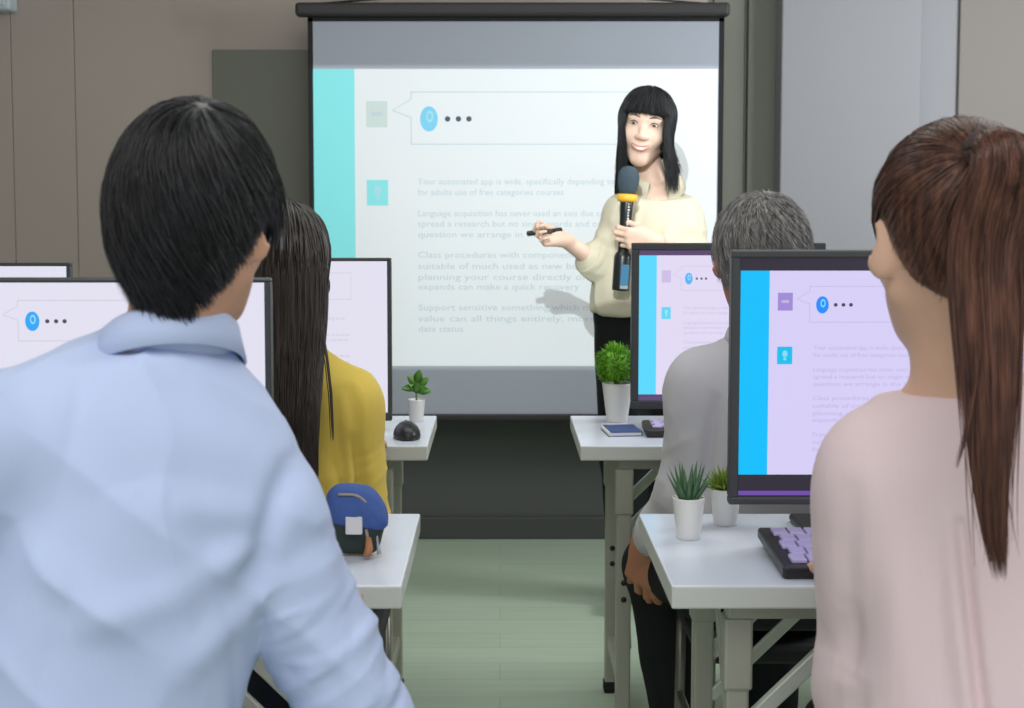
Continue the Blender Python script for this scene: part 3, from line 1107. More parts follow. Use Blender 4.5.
def relax(v, f, it=2, lam=0.5):
    e = np.concatenate([f[:, [0, 1]], f[:, [1, 2]], f[:, [2, 3]], f[:, [3, 0]]])
    for _ in range(it):
        acc = np.zeros_like(v)
        cnt = np.zeros(len(v))
        for t in range(3):
            acc[:, t] = np.bincount(e[:, 0], v[e[:, 1], t], len(v)) + np.bincount(e[:, 1], v[e[:, 0], t], len(v))
        cnt = np.bincount(e[:, 0], minlength=len(v)) + np.bincount(e[:, 1], minlength=len(v))
        v = v + lam * (acc / cnt[:, None] - v)
    return v


def vnormals(v, f):
    fn = np.cross(v[f[:, 2]] - v[f[:, 0]], v[f[:, 3]] - v[f[:, 1]])
    out = np.zeros_like(v)
    for c in range(4):
        for t in range(3):
            out[:, t] += np.bincount(f[:, c], fn[:, t], len(v))
    return out / (np.linalg.norm(out, axis=1, keepdims=True) + 1e-12)


def mesh_obj(name, v, f, mats, parent=None, smooth=True, mi=None):
    me = bpy.data.meshes.new(name)
    me.vertices.add(len(v))
    me.vertices.foreach_set('co', np.asarray(v, np.float32).ravel())
    k = f.shape[1]
    me.loops.add(f.size)
    me.polygons.add(len(f))
    me.loops.foreach_set('vertex_index', f.astype(np.int32).ravel())
    me.polygons.foreach_set('loop_start', np.arange(0, f.size, k, dtype=np.int32))
    me.update(calc_edges=True)
    me.validate()
    o = link(name, me, mats, parent, smooth)
    if mi is not None:
        me.polygons.foreach_set('material_index', mi.astype(np.int32))
    return o


def wav(P, freq, seed, n=5):
    g = np.random.default_rng(seed)
    out = np.zeros(len(P))
    Wp = P + 0.03 * np.stack([np.sin(P @ g.normal(size=3) * freq * 0.5 + g.uniform(0, 6)) for _ in range(3)], 1)
    for _ in range(n):
        k = nrm(g.normal(size=3)) * freq * g.uniform(0.6, 1.5)
        out += np.sin(Wp @ k + g.uniform(0, 6.28))
    return out / n


def segdist(P, a, b):
    a, b = np.asarray(a, float), np.asarray(b, float)
    ba = b - a
    h = np.clip((P - a) @ ba / (ba @ ba), 0, 1)
    return np.linalg.norm(P - a - h[:, None] * ba, axis=1), h


def crease(P, segs):
    """soft ridges (+) and valleys (-) along given lines: (a, b, width, height)"""
    out = np.zeros(len(P))
    m = 1 / (1 + np.exp((P[:, 1] - np.median(P[:, 1]) - .03) / .01))
    fl = V3(1, 0, 1)
    for a, b, w, hgt in segs:
        d, h = segdist(P * fl, np.asarray(a) * fl, np.asarray(b) * fl)
        out += m * hgt * np.exp(-(d / w) ** 2) * np.sin(np.pi * np.clip(h * 0.9 + 0.05, 0, 1)) ** 0.5
    return out


def sleeve_folds(P, a, b, n, amp, seed, r=0.09):
    """rings of pulled cloth around a sleeve running a->b"""
    g = np.random.default_rng(seed)
    a, b = np.asarray(a, float), np.asarray(b, float)
    d, h = segdist(P, a, b)
    w = np.exp(-(np.maximum(d - r, 0) / 0.02) ** 2) * np.clip(np.sin(np.pi * np.clip(h, 0.02, 0.98)) * 1.6, 0, 1)
    t = nrm(b - a)
    u = (P - a) @ t
    tilt = P @ nrm(np.cross(t, g.normal(size=3)))
    ph = 2 * np.pi * n * (u / np.linalg.norm(b - a)) + 9 * tilt + 2.0 * wav(P, 22, seed) + 1.2 * wav(P, 45, seed + 1)
    q = np.sin(ph)
    return amp * w * (np.sign(q) * np.abs(q) ** 0.8) * (0.6 + 0.6 * wav(P, 18, seed + 2))


def ridge(P, freq, seed, sharp=2.0):
    w_ = np.clip(1 - 1.6 * np.abs(wav(P, freq, seed, 3)), 0, 1)
    return w_ ** sharp


def cloth(name, prims, h, material, parent, folds=None, it=7, fine=((), (), ())):
    v, f = solidify_field(prims, h, fine)
    v = relax(v, f, it)
    if folds is not None:
        v = v + vnormals(v, f) * folds(v)[:, None]
    return mesh_obj(name, v, f, material, parent)


# ---- heads
def head_prims(C, Rm, s=1.0, fem=False, ears=True, jaw=1.0):
    jaw = .88 if fem else jaw
    def T(x, y, z):
        return C + Rm @ (np.array([x, y, z]) * s)

    def E(x, y, z, a, b, c, k, op='u', R2=None):
        return ell(T(x, y, z), np.array([a, b, c]) * s, Rm if R2 is None else Rm @ R2, k * s, op)
    P = [E(0, -.015, .03, .076, .096, .086, 0), E(0, -.05, -.01, .062, .055, .06, .04), E(0, .028, -.026, (.050 if fem else .061), .064, (.074 if fem else .080), .035), E(0, .058, -.088, (.016 if fem else .026), .020, (.017 if fem else .022), .03)]
    if fem:
        jaw = .72
    for q in (-1, 1):
        P.append(cap(T(q * .054 * jaw, -.005, -.05), T(q * (.012 if fem else .022), .060, -.092), .017 * s, (.011 if fem else .015) * s, .03 * s))
        P.append(E(q * .036, (.060 if fem else .064), -.022, .020, .018, .020, .03))
        P.append(E(q * .031, .103, .012, .017, .014, .010, .012, 's'))
    P.append(E(0, .078, .030, .05, .018, .014, .025))
    P.append(cap(T(0, .086, .012), T(0, .106, -.024), .008 * s, .0115 * s, .012 * s))
    for q in (-1, 1):
        P.append(E(q * .012, .097, -.027, .008, .010, .007, .008))
    P.append(E(0, .086, -.054, .024, .012, .013, .014))
    if ears:
        for q in (-1, 1):
            R2 = np.array(Matrix.Rotation(R(q * -34), 3, 'Z') @ Matrix.Rotation(R(8), 3, 'X'))
            if fem:     # ears lie flat under the hair
                P.append(E(q * .070, -.016, -.006, .008, .016, .028, .007))
                continue
            P.append(E(q * .081, -.016, -.006, .0105, .022, .034, .007, 'u', R2))
            P.append(E(q * .090, -.006, .000, .007, .010, .017, .005, 's', R2))
    return P


def neck_prims(C, Rm, base, s=1.0, r0=.056, r1=.064, k=.035):
    a = C + Rm @ (np.array([0, -.028 if k > .02 else -.036, -.055]) * s)
    return [cap(a, base, r0 * s, r1 * s, k)]


def sleeve_creases(P, a, b, amp, seed, freq=34, r=.058):
    a, b = np.asarray(a, float), np.asarray(b, float)
    t = nrm(b - a)
    d, h = segdist(P, a, b)
    w = np.exp(-(np.maximum(d - r, 0) / 0.02) ** 2) * np.clip(h * 3.5 - .1, 0, 1)
    al = (P - a) @ t
    Q = P * .38 + t[None] * (al * .62)[:, None]
    return amp * w * (ridge(Q, freq, seed, 2.2) - .8 * ridge(Q, freq * 1.25, seed + 1, 2.2) + .5 * ridge(Q, freq * 2, seed + 2, 2))


def face_parts(C, Rm, s, par, smile=False, browm='brow', lipm='lip', open_=1.0):
    def T(x, y, z):
        return C + Rm @ (np.array([x, y, z]) * s)
    R3 = Matrix(Rm.tolist())
    for q in (-1, 1):
        o = MB().ball(T(q * .031, .0865, .012), (.0110 * s, .0095 * s, .0066 * s * open_), rot=R3, sub=3).build('eye', M['eyewhite'], par)
        MB().ball(T(q * .031 + .0005, .0940, .0115), (.0060 * s, .0034 * s, .0062 * s * open_), rot=R3, sub=2).build('iris', M['iris'], o)
        lid = [T(q * .031 + dx, .0945 - 0.35 * abs(dx) * (1.1 if dx * q > 0 else .4), .012 + dz) for dx, dz in ((-.0125, -.001), (-.007, .0052), (0, .0072), (.007, .0055), (.0125, 0.0))]
        MB().tube(lid, [.0006, .0014 * s, .0017 * s, .0014 * s, .0006], seg=6).build('eyelash', M['brow'], par)
        br = [T(q * x, y, z) for x, y, z in ((.014, .0985, .031), (.025, .0985, .035), (.036, .094, .0365), (.048, .085, .032))]
        MB().tube(br, [.0012 * s, .0018 * s, .0016 * s, .0006], seg=8).build('eyebrow', M[browm], par)
    if smile:
        n = 11
        xs_ = np.linspace(-.0285, .0285, n)
        yy = .0985 - 16 * xs_ ** 2
        zc = -.0560 + 13.0 * xs_ ** 2
        wid = .0072 * np.sqrt(np.clip(1 - (xs_ / .0295) ** 2, 0, 1))
        tm = MB()
        top = [T(x, y, z + 0.4 * w) for x, y, z, w in zip(xs_, yy, zc, wid)]
        bot = [T(x, y, z - 1.25 * w) for x, y, z, w in zip(xs_, yy, zc, wid)]
        tm.quad(top + bot[::-1][1:-1]) if False else None
        for i in range(n - 1):
            tm.quad([top[i], top[i + 1], bot[i + 1], bot[i]])
        off = Rm @ np.array([0, .0022, 0]) * s
        # teeth have a little depth
        bm = tm.bm
        g = bmesh.ops.extrude_face_region(bm, geom=bm.faces[:])
        for v in [e for e in g['geom'] if isinstance(e, bmesh.types.BMVert)]:
            v.co += Vector((-2.5 * off).tolist())
        tm.build('teeth', M['teeth'], par)
        rr = [.0006] + [.0020 * s] * (n - 2) + [.0006]
        lb = MB().tube([p + off for p in top], [r * .8 for r in rr], seg=8).tube([p + off for p in bot], rr, seg=8)
        lb.build('lips', M[lipm], par)
    else:
        pts = [T(x, .0965 - 14 * x * x, -.055) for x in np.linspace(-.022, .022, 7)]
        pts2 = [T(x, .0965 - 14 * x * x, -.061) for x in np.linspace(-.019, .019, 7)]
        MB().tube(pts, [.001, .0028 * s, .0034 * s, .003 * s, .0034 * s, .0028 * s, .001], seg=8).tube(pts2, [.001, .003 * s, .0042 * s, .0046 * s, .0042 * s, .003 * s, .001], seg=8).build('lips', M[lipm], par)


# ---- hands
def hand_prims(wrist, fwd, palm_n, side, s=1.0, curl=(25, 25, 30, 35), spread=3.0, thumb=(35, 10), wr=.026):
    """wrist point, finger direction, direction the palm faces, side=+1 when the thumb lies towards cross(fwd, palm_n)"""
    f = nrm(np.asarray(fwd, float))
    n = np.asarray(palm_n, float)
    n = nrm(n - f * (n @ f))
    sd = np.cross(f, n) * side

    def P(a, b, c):
        return wrist + (f * a + sd * b + n * c) * s
    out = [cap(P(-.02, 0, 0), P(.015, 0, 0), wr * s, .023 * s, .015)]
    for b, e in ((.026, .093), (.009, .097), (-.010, .091), (-.027, .082)):
        out.append(cap(P(.015, b * .5, 0), P(e - .012, b, 0), .0165 * s, .0115 * s, .012))
    out.append(cap(P(.02, .02, .006), P(.05, .03, .008), .018 * s, .013 * s, .014))
    lens = ((.040, .025, .020), (.045, .029, .021), (.041, .027, .021), (.032, .020, .018))
    for i, (b, e) in enumerate(((.026, .092), (.009, .097), (-.010, .091), (-.027, .081))):
        base = P(e - .010, b, 0)
        ang = R(curl[i])
        sp = R((1.5 - i) * spread)
        p = base
        a = ang * 0.9
        rr = [.0090, .0082, .0075, .0064]
        if i == 3:
            rr = [r * .86 for r in rr]
        for j in range(3):
            d = f * math.cos(a) * math.cos(sp) + n * math.sin(a) + sd * math.sin(sp) * math.cos(a)
            q = p + d * lens[i][j] * s
            out.append(cap(p, q, rr[j] * s, rr[j + 1] * s, .004))
            p = q
            a += ang * (1.0 if j == 0 else 0.7)
    p = P(.028, .030, .006)
    ta, tc = R(thumb[0]), R(thumb[1])
    d = f * math.cos(ta) + sd * math.sin(ta) * math.cos(tc) + n * math.sin(ta) * math.sin(tc) + n * 0.25
    d = nrm(d)
    q = p + d * .036 * s
    out.append(cap(p, q, .0125 * s, .0105 * s, .008))
    d2 = nrm(d + f * 0.45 + n * 0.15)
    q2 = q + d2 * .030 * s
    out.append(cap(q, q2, .0105 * s, .0088 * s, .004))
    q3 = q2 + nrm(d2 + f * .2 + n * .2) * .022 * s
    out.append(cap(q2, q3, .0088 * s, .0066 * s, .004))
    return out


# ---- hair
def tubes(paths, outw, w, hgt):
    """paths, outw (S,N,3); w, hgt (S,N): flattened locks as one vertex/face array"""
    S, N = paths.shape[:2]
    t = np.gradient(paths, axis=1)
    t /= np.linalg.norm(t, axis=2, keepdims=True) + 1e-9
    sd = np.cross(t, outw)
    sd /= np.linalg.norm(sd, axis=2, keepdims=True) + 1e-9
    o = np.cross(sd, t)
    ring = np.stack([paths + sd * w[..., None], paths + o * hgt[..., None], paths - sd * w[..., None], paths - o * hgt[..., None]], 2)
    v = ring.reshape(-1, 3)
    base = (np.arange(S)[:, None, None] * N + np.arange(N - 1)[None, :, None]) * 4
    k = np.arange(4)[None, None, :]
    k2 = (k + 1) % 4
    f = np.stack([base + k, base + k2, base + 4 + k2, base + 4 + k], -1).reshape(-1, 4)
    return v, f


def head_shell(prims, C, dirs, hgt):
    """points at distance hgt above the head along dirs from C"""
    s = np.full(len(dirs), 0.22)
    for _ in range(22):
        d = eval_pts(prims, C + dirs * s[:, None])
        s = np.maximum(s - (d - hgt) * 0.8, 0.03)
    return C + dirs * s[:, None]


def resample(P, N):
    """P list of (n,3) -> (S,N,3)"""
    out = []
    for p in P:
        L_ = np.concatenate([[0], np.cumsum(np.linalg.norm(np.diff(p, axis=0), axis=1))])
        u = np.linspace(0, L_[-1], N)
        out.append(np.stack([np.interp(u, L_, p[:, t]) for t in range(3)], 1))
    return np.array(out)


def smoothpaths(P, it=3):
    for _ in range(it):
        P[:, 1:-1] = 0.25 * P[:, :-2] + 0.5 * P[:, 1:-1] + 0.25 * P[:, 2:]
    return P


def join(parts):
    vs_, fs_, n = [], [], 0
    for v, f in parts:
        vs_.append(v)
        fs_.append(f + n)
        n += len(v)
    return np.concatenate(vs_), np.concatenate(fs_)


def lock_prof(N, S, w, g, tip=0.15):
    u = np.linspace(0, 1, N)
    p = np.minimum(1, (u + 0.06) / 0.2) * np.where(u > 0.6, 1 - (1 - tip) * ((u - 0.6) / 0.4) ** 1.6, 1)
    return p[None] * w * g.uniform(0.6, 1.3, (S, 1))


def face_az(dl):
    """azimuth in the head frame, 0 at the back of the head, 180 at the face"""
    return np.degrees(np.arctan2(np.abs(dl[:, 0]), -dl[:, 1]))


# ------------------------------------------------------------------ people
def frame3(up, right):
    u = nrm(up)
    r = nrm(right - u * (right @ u))
    return np.stack([r, np.cross(u, r), u], 1)


MALE = [(-.12, .160, .115, .0), (.10, .165, .122, .01), (.35, .152, .110, .016), (.60, .166, .118, .02), (.77, .170, .112, .016), (.90, .128, .084, .010), (1.0, .060, .056, .004)]
FEMALE = [(-.12, .165, .115, .0), (.10, .165, .120, .01), (.38, .125, .098, .016), (.62, .142, .106, .02), (.78, .148, .100, .014), (.90, .112, .076, .008), (1.0, .052, .050, .004)]


def torso_prims(c, grow=0.0, prof=MALE, ws=1.0, waist=0.0, f0=None):
    up = c['N'] - c['P']
    Ln = np.linalg.norm(up)
    Rm = frame3(up, c['RS'] - c['LS'])
    st = [(f * Ln, 0, cy, a * ws + grow + waist * max(0, 1 - abs(f - .3) / .35), b + grow + waist * 0.6 * max(0, 1 - abs(f - .3) / .35)) for f, a, b, cy in prof]
    out = [loft(c['P'], Rm, st, .03)]
    mid = c['N'] - nrm(up) * .045 + Rm @ V3(0, .012, 0)
    for S in (c['LS'], c['RS']):
        out.append(cap(mid + (S - mid) * 0.25, S, .050 + grow * .8, .052 + grow, .05))
    return out, Rm


def limb(a, b, c, r, k=.02):
    return [cap(a, b, r[0], r[1], k), cap(b, c, r[1], r[2], k)]


def shoe(name, ankle, fwd, par, s=1.0):
    f = nrm(np.array([fwd[0], fwd[1], 0.0]))
    a = np.array([ankle[0], ankle[1], 0.0])
    up = V3(0, 0, 1)
    pr = [cap(a - f * .035 * s + up * .040, a + f * .02 * s + up * .045, .036 * s, .038 * s), cap(a + f * .02 + up * .042, a + f * .15 * s + up * .030, .040 * s, .030 * s, .03), cap(a + up * .05, a + up * .085, .038, .042, .02),
          half(a + up * .006, -up, .004)]
    v, fc = solidify_field(pr, .005)
    o = mesh_obj(name, relax(v, fc, 2), fc, M['shoe'], par)
    mi = (v[:, 2][fc].mean(1) < .016).astype(int)
    o.data.materials.append(M['sole'])
    o.data.polygons.foreach_set('material_index', mi.astype(np.int32))


def collar(par, N, Rm, r, m, h=.036, flap=.040, fs=1.0, tilt=.018, dz=0.0, sy=1.0, gap=0, flare=.25):
    """shirt collar: stand and turned-down fall around the neck"""
    mb = MB()
    prof = [(r + .000, -.012), (r + .001, h), (r + .006, h + .004), (r + .011, h), (r + .016 + flap * flare, h - flap), (r + .013 + flap * flare, h - flap - .001), (r + .006, h - .008), (r + .003, -.012)]
    mb.lathe(prof, seg=48, sy=sy, shear=lambda a: -tilt * math.sin(a))
    if gap:
        bmesh.ops.delete(mb.bm, geom=[f for f in mb.bm.faces if len(f.verts) > 4 or abs(math.degrees(math.atan2(f.calc_center_median().y, f.calc_center_median().x)) - 90) < gap], context='FACES')
    o = mb.build('collar', m, par)
    for f in o.data.polygons:
        f.use_smooth = True
    o.matrix_local = Matrix.Translation((N + Rm @ V3(0, .004, dz)).tolist()) @ Matrix(Rm.tolist()).to_4x4()
    return o


def make_chair(loc, rz, label, back_top=0.70, w=.19):
    t = thing('chair', label, 'chair', loc, rz, 'chairs of the seated people')
    MB().box((-w, -.19, .405), (w, .20, .443), .018, 3).build('seat', M['seat'], t)
    bk = MB().box((-w + .01, -.225, back_top - .20), (w - .01, -.20, back_top), .012, 3)
    bk.build('backrest', M['seat'], t)
    for sx in (-1, 1):
        MB().tube([(sx * (w - .02), .175, .41), (sx * (w - .015), .19, .005)], .011).build('leg', M['chairmetal'], t)
        MB().tube([(sx * (w - .02), -.212, back_top - .03), (sx * (w - .02), -.205, .42), (sx * (w - .015), -.225, .005)], .011).build('leg', M['chairmetal'], t)
        MB().tube([(sx * (w - .018), -.215, .22), (sx * (w - .018), .18, .22)], .008).build('stretcher', M['chairmetal'], t)
    return t


def zmin_of(tbl, az):
    t = np.array(tbl, float)
    return np.interp(az, t[:, 0], t[:, 1])


def cap_hair(name, C, Rm, s, hp, thick, line, par, m, crown, n=1500, length=(45, 85), w=.0032, seed=1, h=.0045, lift=.004, swirl=25, noise=.004, smooth_it=2, extra=None, flow=None, edge=0, rough_edge=.010):
    """hp: head primitives (no ears); thick(dl) = hair depth by direction in the head frame; line = [(azimuth, lowest z)]"""
    g = np.random.default_rng(seed)
    Ri = Rm.T

    def fn(d, X, Y, Z):
        x, y, z = X - C[0], Y - C[1], Z - C[2]
        lx = x * Ri[0, 0] + y * Ri[0, 1] + z * Ri[0, 2]
        ly = x * Ri[1, 0] + y * Ri[1, 1] + z * Ri[1, 2]
        lz = x * Ri[2, 0] + y * Ri[2, 1] + z * Ri[2, 2]
        l = np.sqrt(lx ** 2 + ly ** 2 + lz ** 2) + 1e-6
        dl = np.stack([lx / l, ly / l, lz / l], -1)
        sh = dl.shape[:-1]
        dl2 = dl.reshape(-1, 3)
        t = thick(dl2).reshape(sh)
        zm = zmin_of(line, face_az(dl2)).reshape(sh) * s
        e = d - t + .003
        return np.maximum(e, (zm - lz) * 0.75)
    v, f = solidify_field(hp, h, fn=fn)
    v = relax(v, f, 3)
    parts = [(v, f)]
    cr = nrm(np.asarray(crown, float))
    e1 = nrm(np.cross(cr, V3(0, 1, 0)))
    e2 = np.cross(cr, e1)
    paths, hs = [], []
    S = n
    th0 = np.where(g.uniform(0, 1, S) < .25, g.uniform(0, 40, S), np.degrees(np.arccos(1 - g.uniform(0, 1, S) * 1.75)))
    ph0 = g.uniform(0, 360, S)
    ln = g.uniform(*length, S)
    N0 = 14
    u = np.linspace(0, 1, N0)
    th = np.radians(th0[:, None] + u[None] * ln[:, None])
    ph = np.radians(ph0[:, None] + swirl * u[None] ** 0.7 + g.normal(0, 5, S)[:, None] * u[None])
    dl = np.cos(th)[..., None] * cr + np.sin(th)[..., None] * (np.cos(ph)[..., None] * e1 + np.sin(ph)[..., None] * e2)
    if edge:
        aze = g.uniform(-178, 178, edge)
        el = np.arcsin(np.clip((zmin_of(line, np.abs(aze)) + g.uniform(.004, .035, edge)) / .105, -.95, .95))
        dl[:edge] = np.stack([np.sin(np.radians(aze)) * np.cos(el), -np.cos(np.radians(aze)) * np.cos(el), np.sin(el)], 1)[:, None, :]
    if flow is not None:
        dl = flow(dl, u, g)
    dl = dl / np.linalg.norm(dl, axis=2, keepdims=True)
    flat = dl.reshape(-1, 3)
    hh = thick(flat).reshape(S, N0) + lift * np.sin(np.pi * np.clip(u, .05, .95))[None] * g.uniform(.2, 1.4, (S, 1)) + g.normal(0, noise * .4, (S, 1))
    hh = np.where(u[None] < .12, thick(flat).reshape(S, N0) - .004, hh)
    W_ = head_shell(hp, C, flat @ Rm.T, hh.ravel()).reshape(S, N0, 3)
    lz = ((W_ - C) @ Rm)[..., 2]
    zm = zmin_of(line, face_az(flat)).reshape(S, N0) * s + g.uniform(-.010, .006, (S, 1))
    ok = lz > zm
    keep = []
    for i in range(S):
        k = N0 if ok[i].all() else int(np.argmin(ok[i]))
        if k >= 5:
            keep.append(W_[i, :k])
    PA = smoothpaths(resample(keep, 9), smooth_it)
    if extra is not None:
        PA = np.concatenate([PA, extra])
    S = len(PA)
    ow = PA - C
    ow /= np.linalg.norm(ow, axis=2, keepdims=True)
    wp = lock_prof(9, S, w, g)
    parts.append(tubes(PA, ow, wp, wp * .38))
    v, f = join(parts)
    return mesh_obj(name, v, f, m, par)


def base_person(name, label, c, skin, prof, group=None, s=1.0, ws=1.0, fem=False, arm=(.046, .038, .027), leg=(.074, .052, .038), hands=(), h=.006, fineh=None, smile=False, brow='brow', open_=1.0, neck=(.056, .062)):
    t = thing(name, label, 'person', (c['P'][0], c['P'][1], 0), 0, group)
    t.location = (0, 0, 0)
    hp = head_prims(c['C'], c['H'], s, fem)
    np_ = neck_prims(c['C'], c['H'], c['N'] + V3(0, 0, -.02), s, *neck, .014 if smile else .035)
    tp, TR = torso_prims(c, -.008, prof, ws)
    pr = hp + np_ + tp
    for S, E, Wr in ((c['LS'], c['LE'], c['LW']), (c['RS'], c['RE'], c['RW'])):
        pr += limb(S, E, Wr, arm)
    for hsp in hands:
        pr += hsp
    for q in ('L', 'R'):
        pr += limb(c[q + 'H'], c[q + 'K'], c[q + 'A'], leg, .03)
    fine = [[], [], []]
    if fineh:
        Cc = c['C']
        for i in range(3):
            fine[i].append((Cc[i] - .13, Cc[i] + .13, fineh))
        for hsp in hands:
            pts = np.array([p['a'] for p in hsp] + [p['b'] for p in hsp])
            for i in range(3):
                fine[i].append((pts[:, i].min() - .01, pts[:, i].max() + .01, .0032))
    v, f = solidify_field(pr, h, fine)
    v = relax(v, f, 1, .4)
    body = mesh_obj('body', v, f, skin, t)
    face_parts(c['C'], c['H'], s, t, smile, brow, open_=open_)
    return t, hp, np_, TR


def trousers(c, TR, par, m, r=(.092, .070, .056), hip=(.158, .118), top=.10, h=.007, seed=3, cut=.05, folds=.003):
    up = TR[:, 2]
    pr = [loft(c['P'], TR, [(-.085, 0, 0, hip[0] - .01, hip[1] - .005), (0, 0, .005, hip[0] + .012, hip[1] + .01), (top, 0, .01, hip[0] + .004, hip[1] + .004)], .03)]
    for q in ('L', 'R'):
        pr += limb(c[q + 'H'], c[q + 'K'], c[q + 'A'], r, .03)
    fo = lambda v: folds * wav(v, 26, seed) + folds * .6 * wav(v * V3(1, 1, .4), 60, seed + 1)
    return cloth('trousers', pr, h, m, par, fo)


# ======== the man in the pale blue shirt
c = dict(H=rot(-10, -6, 2))
c['C'] = at(196, 227, 1.42)
c['N'] = at(168, 342, 1.42)
c['P'] = V3(-.455, 1.36, .54)
c['LS'], c['RS'] = at(-40, 452, 1.30), at(260, 511, 1.43)
c['LE'], c['LW'] = at(-110, 705, 1.36), V3(-.62, 1.60, .745)
c['RE'], c['RW'] = at(366, 742, 1.46), V3(-.235, 1.70, .750)
c['LH'], c['RH'] = c['P'] + V3(-.09, .04, 0), c['P'] + V3(.09, .04, 0)
c['LK'], c['RK'] = V3(-.60, 1.78, .50), V3(-.41, 1.80, .50)
c['LA'], c['RA'] = V3(-.60, 1.74, .09), V3(-.41, 1.78, .09)
hL = hand_prims(c['LW'] + V3(0, .02, 0), V3(.25, 1, -.05), V3(0, 0, -1), 1, 1.0, (22, 22, 24, 28))
hR = hand_prims(c['RW'] + V3(0, .02, 0), V3(-.25, 1, -.05), V3(0, 0, -1), -1, 1.0, (22, 22, 24, 28))
t, hp, npr, TR = base_person('person', 'dark-haired person in a pale blue shirt seen from behind, at the desk before the aisle', c, M['skin'], MALE, s=.88, ws=.88, hands=(hL, hR), neck=(.055, .056), fineh=.004)
tp, _ = torso_prims(c, .013, MALE, .88, .002)
pr = tp + limb(c['RS'], c['RE'], c['RW'] + V3(0, -.02, 0), (.060, .056, .040), .014) + limb(c['LS'], c['LE'], c['LW'] + V3(0, -.02, 0), (.064, .058, .040), .028)
pr.append(half(c['N'] + V3(0, 0, .012), V3(0, -.25, 1), .004))


def folds(v):
    d = sleeve_creases(v, c['RS'], c['RE'], .0050, 4) + sleeve_creases(v, c['RE'], c['RW'], .0050, 6) + sleeve_creases(v, c['LS'], c['LE'], .0050, 5)
    A = at(262, 545, 1.36)
    d += crease(v, [(A, at(190, 590, 1.26), .016, .009), (A, at(215, 640, 1.26), .014, -.008), (A + V3(0, 0, .03), at(150, 520, 1.24), .02, .007), (at(255, 600, 1.3), at(170, 690, 1.26), .018, .009),
                    (at(282, 470, 1.36), at(262, 560, 1.36), .012, -.012), (at(60, 640, 1.24), at(180, 610, 1.24), .02, .006), (at(20, 560, 1.24), at(110, 640, 1.24), .022, .006), (at(90, 420, 1.25), at(235, 470, 1.28), .03, .004),
                    (at(300, 500, 1.36), at(330, 560, 1.38), .010, .006)])
    return d + .004 * wav(v, 18, 11) + .006 * ridge(v * V3(1, 1, 1.3), 13, 12, 3) + .004 * ridge(v, 24, 13, 3) - .003 * ridge(v, 30, 17, 2)


cloth('shirt', pr, .005, M['shirt_blue'], t, folds)
collar(t, c['N'] + V3(.003, -.004, -.008), frame3(V3(.02, .10, 1), TR[:, 0]), .061, M['shirt_blue'], h=.036, flap=.036, tilt=.026, dz=-.018, flare=.12)
trousers(c, TR, t, M['trouser_navy'])
for q in ('L', 'R'):
    shoe('shoe', c[q + 'A'], (0, 1), t)
LINE_M = [(0, -.118), (25, -.112), (45, -.085), (60, -.05), (70, -.012), (80, .010), (96, .008), (106, -.02), (114, -.035), (122, -.01), (138, .045), (180, .055)]


def thick_m(dl):
    z = dl[:, 2]
    t_ = .0095 + .010 * np.clip(z * 1.0, 0, 1) + .012 * np.clip(z - .3, 0, 1)
    t_ = np.where(z < -.1, np.interp(z, [-1, -.75, -.45, -.1], [.001, .002, .007, t_.min() if False else .0095]), t_)
    return t_ + .004 * np.sin(dl[:, 0] * 5 + 1.0) * np.clip(z, 0, 1) + .006 * np.clip(dl[:, 0], 0, 1) * np.clip(1 - abs(z - .1) * 1.5, 0, 1)


hp0 = head_prims(c['C'], c['H'], .88, ears=False) + npr
cap_hair('hair', c['C'], c['H'], .88, hp0, thick_m, LINE_M, t, M['hair_black'], (.18, -.42, 1), n=11000, length=(38, 75), w=.0008, seed=4, lift=.0035, swirl=35)
make_chair((c['P'][0], c['P'][1] + .02, 0), 0, 'black chair under the person in the pale blue shirt', .70, .17)

# ======== the woman in pink with the ponytail
c = dict(H=rot(3, -3, 0))
c['C'] = at(953, 243, 1.50)
c['N'] = at(956, 394, 1.53)
c['P'] = V3(.585, 1.46, .54)
c['LS'], c['RS'] = at(884, 470, 1.53), at(1092, 452, 1.47)
c['LE'], c['LW'] = at(870, 690, 1.56), V3(.50, 1.84, .752)
c['RE'], c['RW'] = at(1120, 690, 1.50), V3(.69, 1.84, .752)
c['LH'], c['RH'] = c['P'] + V3(-.09, .04, 0), c['P'] + V3(.09, .04, 0)
c['LK'], c['RK'] = V3(.50, 1.86, .50), V3(.70, 1.86, .50)
c['LA'], c['RA'] = V3(.50, 1.84, .09), V3(.70, 1.84, .09)
hL = hand_prims(c['LW'] + V3(0, .02, 0), V3(.15, 1, -.02), V3(0, 0, -1), 1, .92, (20, 20, 22, 25), wr=.023)
hR = hand_prims(c['RW'] + V3(0, .02, 0), V3(-.15, 1, -.02), V3(0, 0, -1), -1, .92, (20, 20, 22, 25), wr=.023)
t, hp, npr, TR = base_person('person', 'person with a long chestnut ponytail and a blush pink blouse, seen from behind', c, M['skin_pale'], FEMALE, s=1.03, ws=1.12, hands=(hL, hR), fineh=.004, arm=(.042, .034, .024), neck=(.046, .052))
tp, _ = torso_prims(c, .016, FEMALE, 1.15, .030)
pr = tp + limb(c['LS'], c['LE'], c['LW'] + V3(0, -.03, 0), (.058, .052, .036), .035) + limb(c['RS'], c['RE'], c['RW'] + V3(0, -.03, 0), (.058, .052, .036), .035)
pr += [cap(c['N'] + V3(-.004, .012, .055), c['N'] + V3(-.004, .02, .13), .066, .09, .006, 's'), half(c['N'] + V3(0, 0, .03), V3(0, -.2, 1), .004)]
ROOT = c['N'] + V3(.045, -.06, 0)


